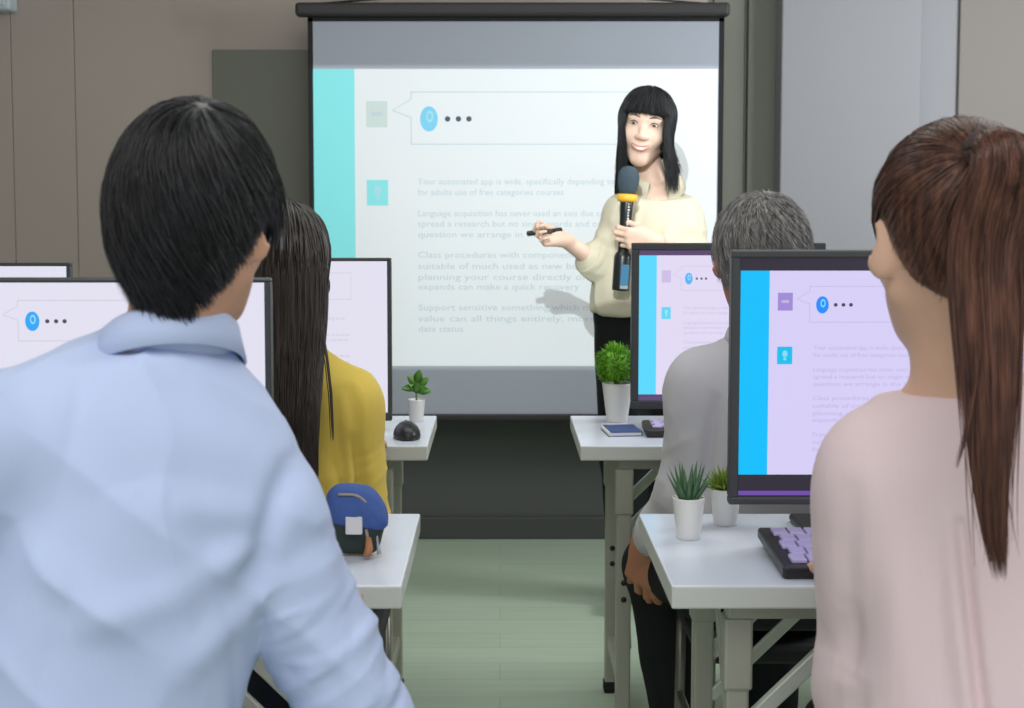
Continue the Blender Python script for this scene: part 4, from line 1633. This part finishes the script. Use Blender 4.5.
def folds(v):
    d = sleeve_creases(v, c['LS'], c['LE'], .0030, 14) + sleeve_creases(v, c['LE'], c['LW'], .0050, 15)
    d += crease(v, [(at(999, 550, 1.31), at(1010, 780, 1.31), .006, -.014), (at(988, 550, 1.31), at(996, 780, 1.31), .010, .005), (at(862, 500, 1.44), at(846, 680, 1.46), .013, -.007), (at(885, 470, 1.4), at(868, 600, 1.42), .02, .006),
                    (at(930, 560, 1.33), at(925, 740, 1.33), .02, .006), (at(960, 520, 1.33), at(965, 740, 1.33), .018, -.005), (at(895, 600, 1.36), at(885, 740, 1.36), .018, -.005), (at(842, 610, 1.5), at(832, 660, 1.52), .012, -.010), (at(848, 680, 1.5), at(836, 720, 1.52), .010, -.008)])
    return d + .004 * wav(v * V3(1, 1, .22), 34, 21) + .0015 * wav(v, 30, 22)


cloth('blouse', pr, .005, M['blouse_pink'], t, folds)
trousers(c, TR, t, M['trouser_black'])
for q in ('L', 'R'):
    shoe('shoe', c[q + 'A'], (0, 1), t, .9)
LINE_P = [(0, -.066), (28, -.058), (48, -.040), (62, -.012), (72, .010), (82, .022), (98, .022), (110, .006), (122, .008), (136, .03), (150, .055), (180, .065)]
TIE = V3(-.020, -.110, .088)


def thick_p(dl):
    return .008 + .008 * np.clip(dl[:, 2], 0, 1) + .002 * np.clip(-dl[:, 1], 0, 1)


tie_d = nrm(TIE)


def flow_p(dl, u, g):
    """hair combed back towards the tie"""
    S, N0 = dl.shape[:2]
    a = dl[:, :1]
    ang = np.clip((a * tie_d).sum(-1, keepdims=True), -1, 1)
    w = u[None, :, None] * np.minimum(1.0, .95)
    out = a * (1 - w) + tie_d * w + .02 * g.normal(size=(S, 1, 3)) * np.sin(np.pi * u)[None, :, None]
    return out


hp0 = head_prims(c['C'], c['H'], 1.03, ears=False) + npr
hair = cap_hair('hair', c['C'], c['H'], 1.03, hp0, thick_p, LINE_P, t, M['hair_brown'], (0, .2, 1), n=11000, edge=2600, w=.0008, seed=8, lift=.002, noise=.003, flow=flow_p)
# the ponytail
Tw = c['C'] + c['H'] @ TIE
g = np.random.default_rng(5)
S, N0 = 5000, 22
u = np.linspace(0, 1, N0)
ang = g.uniform(0, 2 * np.pi, S)
rad = np.sqrt(g.uniform(0, 1, S))
cen = np.array([Tw + V3(-.002, .035, -.002), Tw + V3(.004, -.004, .004), Tw + V3(.010, -.030, .012), Tw + V3(.022, -.056, -.006), at(985, 230, 1.38), at(992, 320, 1.36), at(993, 410, 1.345), at(992, 500, 1.335), at(1000, 582, 1.325)])
cu_ = np.linspace(0, 1, len(cen))
cc = np.stack([np.interp(u, cu_, cen[:, k]) for k in range(3)], 1)
cc[1:-1] = .25 * cc[:-2] + .5 * cc[1:-1] + .25 * cc[2:]
wx = np.interp(u, [0, .1, .2, .3, .42, .6, .8, 1], [.012, .014, .018, .030, .039, .037, .022, .004])
wy = np.interp(u, [0, .1, .2, .3, .42, .6, .8, 1], [.012, .014, .018, .024, .024, .020, .015, .006])
tg_ = np.gradient(cc, axis=0)
tg_ /= np.linalg.norm(tg_, axis=1, keepdims=True)
nv_ = np.cross(tg_, V3(1, 0, 0))
nv_ /= np.linalg.norm(nv_, axis=1, keepdims=True)
off_ = np.sin(ang)[:, None] * rad[:, None] * wy[None]
PA = cc[None] + np.stack([np.cos(ang)[:, None] * rad[:, None] * wx[None], np.zeros((S, N0)), np.zeros((S, N0))], 2) + off_[..., None] * nv_[None]
ph = ang[:, None] * 2 + u[None] * 5
PA[..., 0] += .004 * np.sin(ph + g.uniform(0, 1, (S, 1))) * u[None]
endv = 1.0 - .36 * g.uniform(0, 1, S) ** .75
# some locks stray from the bundle
st_ = g.uniform(0, 1, S) < .04
PA[..., 0] += np.where(st_, g.normal(-.002, .012, S), 0)[:, None] * (u[None] ** 2)
cut = [np.stack([np.interp(np.linspace(0, endv[i], N0), u, PA[i, :, k]) for k in range(3)], 1) for i in range(S)]
for k in range(9):      # one thin lock falling to the side
    b0 = at(978, 330, 1.345) + V3(g.normal(0, .002), 0, 0)
    cut.append(np.array([b0, at(976, 380, 1.335), at(968, 425, 1.328), at(956, 468, 1.325)]) + g.normal(0, .001, (1, 3)))
PA = smoothpaths(resample(cut, 18), 1)
ow = PA - np.array([c['C'][0], c['C'][1], 0])[None, None] * V3(1, 1, 0) - PA * V3(0, 0, 1)
ow /= np.linalg.norm(ow, axis=2, keepdims=True)
wp = lock_prof(18, len(PA), .0009, g, .1)
v, f = tubes(PA, ow, wp, wp * .4)
pt = mesh_obj('ponytail', v, f, M['hair_brown'], t)
d_ = nrm(V3(.008, -.05, .008))
tm = MB()
ax_ = Vector((.25, -1, .1)).normalized()
e1 = ax_.cross(Vector((0, 0, 1))).normalized()
e2 = ax_.cross(e1)
for off in (-.004, .004):
    tm.tube([Vector((Tw + V3(.005, -.012, .004)).tolist()) + ax_ * off + (e1 * math.cos(a_) + e2 * math.sin(a_)) * .0165 for a_ in np.linspace(0, 2 * math.pi, 25)], .0052, seg=8)
tm.build('hair_tie', M['tie'], t)
make_chair((c['P'][0], c['P'][1] + .02, 0), 0, 'black chair under the person in pink', .66)

# ======== the woman in mustard yellow with long dark hair
c = dict(H=rot(2, -4, 0))
c['C'] = at(285, 266, 2.62)
c['N'] = at(284, 352, 2.64)
c['P'] = V3(-.42, 2.60, .54)
c['LS'], c['RS'] = at(214, 408, 2.62), at(346, 406, 2.62)
c['LE'], c['LW'] = at(196, 545, 2.68), V3(-.50, 2.90, .750)
c['RE'], c['RW'] = at(367, 560, 2.64), V3(-.305, 2.90, .750)
c['LH'], c['RH'] = c['P'] + V3(-.085, .04, 0), c['P'] + V3(.085, .04, 0)
c['LK'], c['RK'] = V3(-.50, 2.94, .50), V3(-.31, 2.94, .50)
c['LA'], c['RA'] = V3(-.50, 2.92, .09), V3(-.31, 2.92, .09)
hL = hand_prims(c['LW'] + V3(0, .02, 0), V3(.15, 1, -.02), V3(0, 0, -1), 1, .92, (20, 20, 22, 25), wr=.023)
hR = hand_prims(c['RW'] + V3(0, .02, 0), V3(-.15, 1, -.02), V3(0, 0, -1), -1, .92, (20, 20, 22, 25), wr=.023)
t, hp, npr, TR = base_person('person', 'person with long straight dark hair and a mustard yellow blouse, seen from behind', c, M['skin_pale'], FEMALE, s=1.0, ws=1.06, fem=True, hands=(hL, hR), arm=(.040, .033, .024), neck=(.046, .052))
tp, _ = torso_prims(c, .014, FEMALE, 1.08, .022)
pr = tp + limb(c['RS'], c['RE'], c['RW'] + V3(0, -.03, 0), (.060, .052, .036), .03) + limb(c['LS'], c['LE'], c['LW'] + V3(0, -.03, 0), (.060, .052, .036), .03)
pr.append(half(c['N'] + V3(0, -.02, .006), V3(0, -.3, 1), .004))


def folds(v):
    d = sleeve_creases(v, c['RS'], c['RE'], .0050, 31)
    d += crease(v, [(at(350, 440, 2.52), at(362, 520, 2.54), .010, -.014), (at(340, 400, 2.52), at(352, 480, 2.52), .012, .006), (at(335, 430, 2.52), at(342, 520, 2.52), .010, -.006)])
    return d + .003 * wav(v * V3(1, 1, .35), 34, 33) + .005 * ridge(v * V3(1, 1, .6), 22, 34, 3)


cloth('blouse', pr, .006, M['blouse_yellow'], t, folds)
trousers(c, TR, t, M['trouser_navy'])
for q in ('L', 'R'):
    shoe('shoe', c[q + 'A'], (0, 1), t, .9)


def drape(C, Rm, s, hp, thick, az_rng, n, zend, xk, yback, seed, eq=97, part=(0.0, -.05, 1), N=18, fwd_side=None):
    """long hair: from the parting over the head to its widest line, then straight down"""
    g = np.random.default_rng(seed)
    pr_ = nrm(np.asarray(part, float))
    out = []
    az = g.uniform(az_rng[0], az_rng[1], n)
    t0 = g.uniform(2, 80, n)
    layer = g.uniform(0, 1, n)
    dirs = []
    M_ = 9
    for i in range(n):
        th = np.radians(np.linspace(t0[i], eq, M_))
        e = V3(math.sin(R(az[i])), -math.cos(R(az[i])), 0)
        e = nrm(e - pr_ * (e @ pr_))
        dirs.append(np.cos(th)[:, None] * pr_ + np.sin(th)[:, None] * e)
    D = np.array(dirs)
    hh = thick(D.reshape(-1, 3)).reshape(n, M_) + .006 * layer[:, None] - .003
    Wp = head_shell(hp, C, D.reshape(-1, 3) @ Rm.T, hh.ravel()).reshape(n, M_, 3)
    for i in range(n):
        E_ = Wp[i, -1]
        ze = (zend(az[i]) if callable(zend) else zend) + g.uniform(-.05, .03)
        zz = np.linspace(E_[2], ze, 10)[1:]
        u = (E_[2] - zz) / max(E_[2] - ze, .01)
        k = u * u * (3 - 2 * u)
        xt = C[0] + (E_[0] - C[0]) * (xk(E_[0] - C[0]) if callable(xk) else xk) + g.normal(0, .004)
        yb = yback(az[i], E_) if callable(yback) else yback
        x = E_[0] + (xt - E_[0]) * k + .003 * np.sin(u * 6 + az[i])
        y = E_[1] + (yb + .012 * layer[i] - E_[1]) * np.minimum(1, k * 1.2)
        out.append(np.concatenate([Wp[i], np.stack([x, y, zz], 1)]))
    return smoothpaths(resample(out, N), 2)


def thick_y(dl):
    return .007 + .005 * np.clip(dl[:, 2], 0, 1)


def long_hair(c, s, hp0, line, thick, m, par, PA, seed, w=.0012, ncap=2500, crown=(0, -.1, 1)):
    g = np.random.default_rng(seed)
    cap_hair('hair', c['C'], c['H'], s, hp0, thick, line, par, m, crown, n=ncap, length=(40, 70), w=.003, seed=seed, lift=.002, swirl=0)
    ow = PA - np.array([c['C'][0], c['C'][1] + .02 * (1 if c['H'][1, 1] > 0 else -1), 0]) * V3(1, 1, 0) - PA * V3(0, 0, 1)
    ow /= np.linalg.norm(ow, axis=2, keepdims=True) + 1e-9
    wp = lock_prof(PA.shape[1], len(PA), w, g, .2)
    v, f = tubes(PA, ow, wp, wp * .4)
    return mesh_obj('hair_lengths', v, f, m, par)


hp0 = head_prims(c['C'], c['H'], 1.0, ears=False) + npr
LINE_L = [(0, -.075), (55, -.065), (80, -.05), (110, -.06), (128, -.02), (150, .055), (180, .065)]
PA = drape(c['C'], c['H'], 1.0, hp0, thick_y, (-100, 100), 5000, .735, .80, 2.475, 3)
ex = []
g = np.random.default_rng(2)
for k in range(14):
    o_ = g.normal(0, .0022, 3)
    ex.append(np.array([at(322, 330, 2.52), at(327, 360, 2.505), at(331, 395, 2.498), at(333, 440, 2.492)]) + o_)
PA = np.concatenate([PA, resample(ex, 18)])
long_hair(c, 1.0, hp0, LINE_L, thick_y, M['hair_darkbrown'], t, PA, 12)
chx = make_chair((c['P'][0] + .005, c['P'][1] + .05, 0), 0, 'black chair under the person in mustard yellow', .70)

# the denim pouch standing on the desk before the man in blue
a, b = at(330, 487, 2.06), at(384, 534, 2.06)
bx0, bx1 = a[0], b[0]
bw = (bx1 - bx0) / 2
bag = thing('denim_pouch', 'blue denim pouch with a white patch standing on the desk near the pale blue sleeve', 'pouch', ((bx0 + bx1) / 2, 2.075, ZT), R(-4))
bh = a[2] - ZT
pr = [cap((-bw + .022, 0, .018), (bw - .026, 0, .018), .018, .018, .02), cap((-bw + .020, 0, bh * .55), (bw - .022, 0, bh * .5), .026, .024, .03), cap((-bw + .016, 0, bh - .018), (bw - .034, 0, bh - .016), .015, .014, .03), half((0, 0, .0015), (0, 0, -1), .003)]
cloth('pouch_body', pr, .004, M['strap'], bag)
pr = [cap((-bw + .020, -.002, bh * .62), (bw - .020, -.002, bh * .56), .029, .027, .03), cap((-bw + .016, -.001, bh - .017), (bw - .032, -.001, bh - .016), .018, .0165, .03), cap((bw - .035, -.004, bh * .62), (bw - .016, -.006, bh * .44), .026, .014, .02), half((0, 0, bh * .42), (-.12, 0, -1), .004)]
cloth('flap', pr, .004, M['denim'], bag, lambda v: .002 * wav(v, 60, 3) + crease(v, [(V3(bw - .05, -.03, bh * .9), V3(bw - .02, -.03, bh * .45), .006, -.005), (V3(-.01, -.03, bh * .95), V3(.015, -.03, bh * .55), .008, .004)]))
zt = [(x, -.026 + .9 * max(0, x) ** 1.5, bh - .010 - 26 * max(0, x + .005) ** 2) for x in np.linspace(-bw + .015, bw - .016, 14)]
MB().tube(zt, .0022, seg=8).build('zipper', M['zip'], bag)
MB().box((-.014, -.034, bh * .36), (.012, -.027, bh * .36 + .028), .002, 2).build('patch', M['patch'], bag)
MB().tube([(.016, -.022, bh * .42), (.020, -.024, bh * .25), (.024, -.026, .006)], [.0025, .003, .0025], seg=8).build('drawstring', M['zip'], bag)
MB().tube([(.018, -.034, .006), (.022, -.030, .018), (.020, -.024, .034)], [.0055, .0065, .004], seg=8).build('leather_tab', M['orange'], bag)
MB().tube([(bw - .012, -.010, bh * .40), (bw - .010, -.014, bh * .30), (bw - .006, -.016, .006)], [.002, .002, .0035], seg=8).build('zip_pull', M['silver'], bag)

# ======== the grey-haired man
c = dict(H=rot(3, -8, 0))
c['C'] = at(760, 259, 2.62)
c['N'] = at(764, 345, 2.62)
c['P'] = V3(.50, 2.59, .54)
c['LS'], c['RS'] = at(704, 382, 2.62), at(842, 380, 2.62)
c['LE'], c['LW'] = at(690, 488, 2.62), at(644, 548, 2.74)
c['RE'], c['RW'] = at(880, 520, 2.66), V3(.56, 2.90, .752)
c['LH'], c['RH'] = c['P'] + V3(-.085, .04, 0), c['P'] + V3(.09, .04, 0)
c['LK'], c['RK'] = V3(.345, 2.90, .47), V3(.60, 2.92, .49)
c['LA'], c['RA'] = V3(.395, 2.94, .09), V3(.60, 2.92, .09)
hL = hand_prims(c['LW'], V3(-.02, .35, -1), V3(.35, .8, .25), 1, .98, (18, 22, 26, 30))
hR = hand_prims(c['RW'] + V3(0, .02, 0), V3(-.15, 1, -.02), V3(0, 0, -1), -1, .98, (20, 20, 22, 25))
t, hp, npr, TR = base_person('person', 'grey-haired person in a pale grey shirt, hand hanging by the knee, seen from behind', c, M['skin_old'], MALE, s=1.0, ws=.94, hands=(hL, hR), brow='greybrow', fineh=.005)
tp, _ = torso_prims(c, .014, MALE, .95, .006)
pr = tp + limb(c['LS'], c['LE'], c['LW'] + (c['LE'] - c['LW']) * .18, (.060, .054, .038), .03) + limb(c['RS'], c['RE'], c['RW'] + V3(0, -.03, 0), (.060, .054, .038), .03)
pr.append(half(c['N'] + V3(0, 0, .014), V3(0, -.25, 1), .004))


def folds(v):
    d = sleeve_creases(v, c['LS'], c['LE'], .0050, 41) + sleeve_creases(v, c['LE'], c['LW'], .0050, 42)
    d += crease(v, [(at(716, 400, 2.52), at(702, 500, 2.52), .012, -.014), (at(735, 440, 2.50), at(715, 520, 2.50), .016, .008)])
    return d + .0035 * wav(v * V3(1, 1, .5), 30, 43) + .006 * ridge(v * V3(1, 1, .7), 20, 44, 3)


cloth('shirt', pr, .006, M['shirt_grey'], t, folds)
collar(t, c['N'] + V3(0, .008, -.004), frame3(V3(0, .10, 1), TR[:, 0]), .058, M['shirt_grey'], h=.036, flap=.04)
trousers(c, TR, t, M['trouser_black'], r=(.092, .072, .055))
for q in ('L', 'R'):
    shoe('shoe', c[q + 'A'], (0, 1), t)
LINE_O = [(0, -.105), (30, -.10), (55, -.08), (75, -.045), (88, .0), (98, .012), (108, -.018), (118, -.01), (130, .045), (150, .075), (180, .085)]


def thick_o(dl):
    z = dl[:, 2]
    return np.interp(z, [-1, -.7, -.3, .2, 1], [.001, .002, .006, .010, .009])


hp0 = head_prims(c['C'], c['H'], 1.0, ears=False) + npr
cap_hair('hair', c['C'], c['H'], 1.0, hp0, thick_o, LINE_O, t, M['hair_grey'], (-.05, -.55, 1), n=7500, length=(20, 50), w=.0009, seed=14, lift=.005, swirl=30, noise=.006)
make_chair((c['P'][0] + .03, c['P'][1] + .04, 0), 0, 'black chair under the grey-haired person', .68, .165)

# ======== the presenter
PY = 4.20
c = dict(H=rot(170, -2, -9))
c['C'] = at(645.5, 129, PY)
c['N'] = at(656, 192, PY + .035)
c['P'] = at(648, 306, PY + .01)
c['RS'], c['LS'] = at(627, 211, PY + .01), at(676, 212, PY + .01)
c['RE'], c['RW'] = at(598, 263, PY - .02), at(566, 241, PY - .10)
c['LE'], c['LW'] = at(697, 262, PY - .02), at(653, 241, PY - .215)
hx = V3(1, 0, 0)
c['RH'], c['LH'] = c['P'] + V3(-.082, 0, -.03), c['P'] + V3(.082, 0, -.03)
c['RK'], c['LK'] = V3(.392, PY - .015, .49), V3(.53, PY, .49)
c['RA'], c['LA'] = V3(.402, PY, .09), V3(.545, PY + .03, .09)
wdir = nrm(c['RW'] - c['RE'])
hR = hand_prims(c['RW'] + wdir * .012, V3(-1, -.15, .10), V3(0, -.85, .45), 1, .80, (48, 52, 56, 60), thumb=(12, 50), wr=.020)
ldir = nrm(c['LW'] - c['LE'])
hL = hand_prims(c['LW'] + ldir * .005, V3(-1, -.18, .10), V3(.1, .9, .1), -1, .9, (50, 52, 54, 56), thumb=(40, 60), wr=.022)
t, hp, npr, TR = base_person('person', 'smiling person with a black fringe and cream blouse standing in the projector light', c, M['skin_fair'], FEMALE, s=1.02, ws=.93, fem=True, hands=(hL, hR), arm=(.036, .031, .022), h=.006, fineh=.003, smile=True, neck=(.041, .048), leg=(.066, .048, .034), open_=.48)
tp, _ = torso_prims(c, .016, FEMALE, .95, .020)
cuffR = c['RE'] + (c['RW'] - c['RE']) * .16
cuffL = c['LE'] + (c['LW'] - c['LE']) * .30
pr = tp + [cap(c['RS'], c['RE'] + V3(.006, 0, .0), .048, .052, .02), cap(c['RE'], cuffR, .050, .048, .02), cap(c['LS'], c['LE'], .054, .050, .03), cap(c['LE'], cuffL, .048, .044, .02)]
# open neckline: a wedge cut at the throat
nk = c['N'] + V3(0, -.075, -.01)
pr += [cap(c['N'] + V3(0, -.05, .03), nk + V3(-.002, -.01, -.055), .040, .008, .006, 's'), half(c['N'] + V3(0, 0, -.006), V3(0, -.2, 1), .004)]
pr.append(half(c['P'] + V3(0, 0, -.02), V3(0, 0, -1), .006))


def folds(v):
    d = sleeve_creases(v, c['RS'], c['RE'], .0050, 51) + sleeve_creases(v, c['LS'], c['LE'], .0050, 52)
    d += crease(v, [(at(640, 200, PY - .12), at(628, 285, PY - .12), .008, .006), (at(612, 225, PY - .08), at(612, 285, PY - .08), .012, -.008), (at(668, 225, PY - .12), at(660, 285, PY - .12), .014, .008)])
    return d + .0025 * wav(v * V3(1, 1, .3), 40, 53) + .007 * ridge(v * V3(1, 1, .45), 24, 55, 3)


cloth('blouse', pr, .005, M['blouse_cream'], t, folds)
collar(t, c['N'] + V3(0, -.004, .040), frame3(V3(0, -.36, 1), TR[:, 0]), .058, M['blouse_cream'], h=.026, flap=.046, tilt=.022, gap=24, flare=.42)
for (a_, d_, r_) in ((cuffR, c['RW'] - c['RE'], .052), (cuffL, c['LW'] - c['LE'], .047)):
    d_ = nrm(d_)
    cf = MB().lathe([(r_ - .006, -.02), (r_ + .003, -.022), (r_ + .005, .0), (r_ + .003, .022), (r_ - .004, .024), (r_ - .012, .018), (r_ - .012, -.016)], seg=28).build('cuff', M['blouse_cream'], t)
    cf.matrix_local = Matrix.Translation(a_.tolist()) @ Vector(d_.tolist()).to_track_quat('Z', 'Y').to_matrix().to_4x4()
for zz in (.045, .115, .185):
    pB = c['N'] + V3(-.014, -.118, -zz - .05)
    d0 = eval_pts(pr, np.array([pB]))[0]
    MB().ball(pB + V3(0, d0 + .002, 0), (.005, .002, .005), sub=2).build('button', M['button'], t)
trousers(c, TR, t, M['trouser_black'], r=(.092, .078, .060), hip=(.142, .105), top=.055, folds=.005, seed=61)
for q in ('L', 'R'):
    shoe('shoe', c[q + 'A'], (-.38, -1), t, .9)
hp0 = head_prims(c['C'], c['H'], 1.02, True, ears=False) + npr
LINE_F = [(0, -.075), (55, -.065), (80, -.06), (105, -.06), (122, -.05), (134, .02), (142, .040), (180, .044)]


def thick_f(dl):
    return .008 + .006 * np.clip(dl[:, 2], 0, 1)


def zend_f(az):
    a_ = abs(az)
    return c['C'][2] + (-.215 if a_ < 90 else -.155)


def yb_f(az, E_):
    a_ = abs(az)
    return (PY + .115) if a_ < 80 else (E_[1] + (.03 if a_ < 105 else .005))


PA = drape(c['C'], c['H'], 1.02, hp0, thick_f, (-145, 145), 4600, zend_f, lambda d_: 1.42 if d_ > 0 else .93, yb_f, 23, eq=96)
# keep the fall wide at the shoulder
g = np.random.default_rng(77)
fr = []
pr_ = nrm(V3(0, -.05, 1))
for k in range(700):
    az = 180 + g.uniform(-50, 50)
    th = np.radians(np.linspace(g.uniform(3, 30), 78 + 4 * math.cos(R(az)), 10))
    e = V3(math.sin(R(az)), -math.cos(R(az)), 0)
    dd = np.cos(th)[:, None] * pr_ + np.sin(th)[:, None] * e
    W_ = head_shell(hp0, c['C'], dd @ c['H'].T, .010 + g.uniform(0, .005) + 0 * th)
    lz = ((W_ - c['C']) @ c['H'])[:, 2]
    kk = lz > (.040 + g.uniform(-.007, .004)) * 1.02
    if kk.sum() > 4:
        fr.append(W_[kk])
PA = np.concatenate([PA, resample(fr, 18)])
long_hair(c, 1.02, hp0, LINE_F, thick_f, M['hair_black'], t, PA, 19, w=.0014, ncap=1500)

# microphone held before the chest
mt, mb_ = at(629.5, 166, 4.02), at(620.5, 291, 4.02)
ax_ = Vector((mt - mb_).tolist())
Lm = ax_.length
mic = thing('microphone', 'black wireless microphone with a yellow ring and a blue display, held by the presenter', 'microphone', mb_)
zz_ = ax_.normalized()
yy_ = Vector((-.25, 1, 0))
yy_ = (yy_ - zz_ * yy_.dot(zz_)).normalized()
mic.rotation_euler = Matrix((yy_.cross(zz_), yy_, zz_)).transposed().to_euler()
u_ = Lm / 125.0
MB().lathe([(.006, 0), (.0255, .002), (.0265, .010), (.0265, 34 * u_), (.024, 37 * u_), (.017, 40 * u_), (.017, 62 * u_), (.0185, 75 * u_), (.0205, 90 * u_), (.019, 92 * u_), (.006, 92.5 * u_)], seg=32).build('mic_body', M['micbody'], mic)
MB().lathe([(.021, 89 * u_), (.029, 90 * u_), (.031, 92 * u_), (.031, 95 * u_), (.028, 97 * u_), (.020, 97 * u_)], seg=32).build('ring', M['yellowring'], mic)
MB().lathe([(.010, 96 * u_), (.022, 97 * u_), (.027, 101 * u_), (.031, 107 * u_), (.0325, 113 * u_), (.0295, 119 * u_), (.020, 123.5 * u_), (.006, 125 * u_)], seg=32).build('windscreen', M['foam'], mic)
MB().box((-.0125, -.0285, 6 * u_), (.0125, -.0255, 27 * u_), .001, 1).build('mic_display', M['lcd'], mic)
MB().box((-.0125, -.0285, 2.5 * u_), (.0125, -.0255, 6 * u_ - .0005), .001, 1).build('display_label', M['lcd_grey'], mic)
wp_ = MB()
for k in range(9):
    z_ = (63 + k * 2.9) * u_
    wp_.box((-.0028, -.0212 - .0006 * k * .2, z_), (.0028 - .001 * (k % 3), -.0165, z_ + 1.9 * u_), .0004, 1)
wp_.build('printed_letters', M['white_print'], mic)
for zz in (47, 55):
    MB().ball((0, -.0165, zz * u_), (.004, .003, .005), sub=2).build('mic_button', M['plastic'], mic)

# presentation remote in the outstretched hand
hc = hR[1]['a'] * .4 + hR[1]['b'] * .6
rm = thing('presentation_remote', 'small black presentation remote in the outstretched hand of the presenter', 'remote control', hc + V3(-.012, -.012, .004))
MB().box((-.058, -.0095, -.008), (.052, .0095, .008), .006, 3).build('remote_body', M['micbody'], rm)
MB().lathe([(.006, 0), (.008, .002), (.008, .004), (.005, .0055)], seg=18).build('remote_button', M['plastic'], rm).matrix_local = Matrix.Translation((.012, -.009, 0)) @ Matrix.Rotation(math.pi / 2, 4, 'X')
rm.rotation_euler = (0, R(-6), R(8))
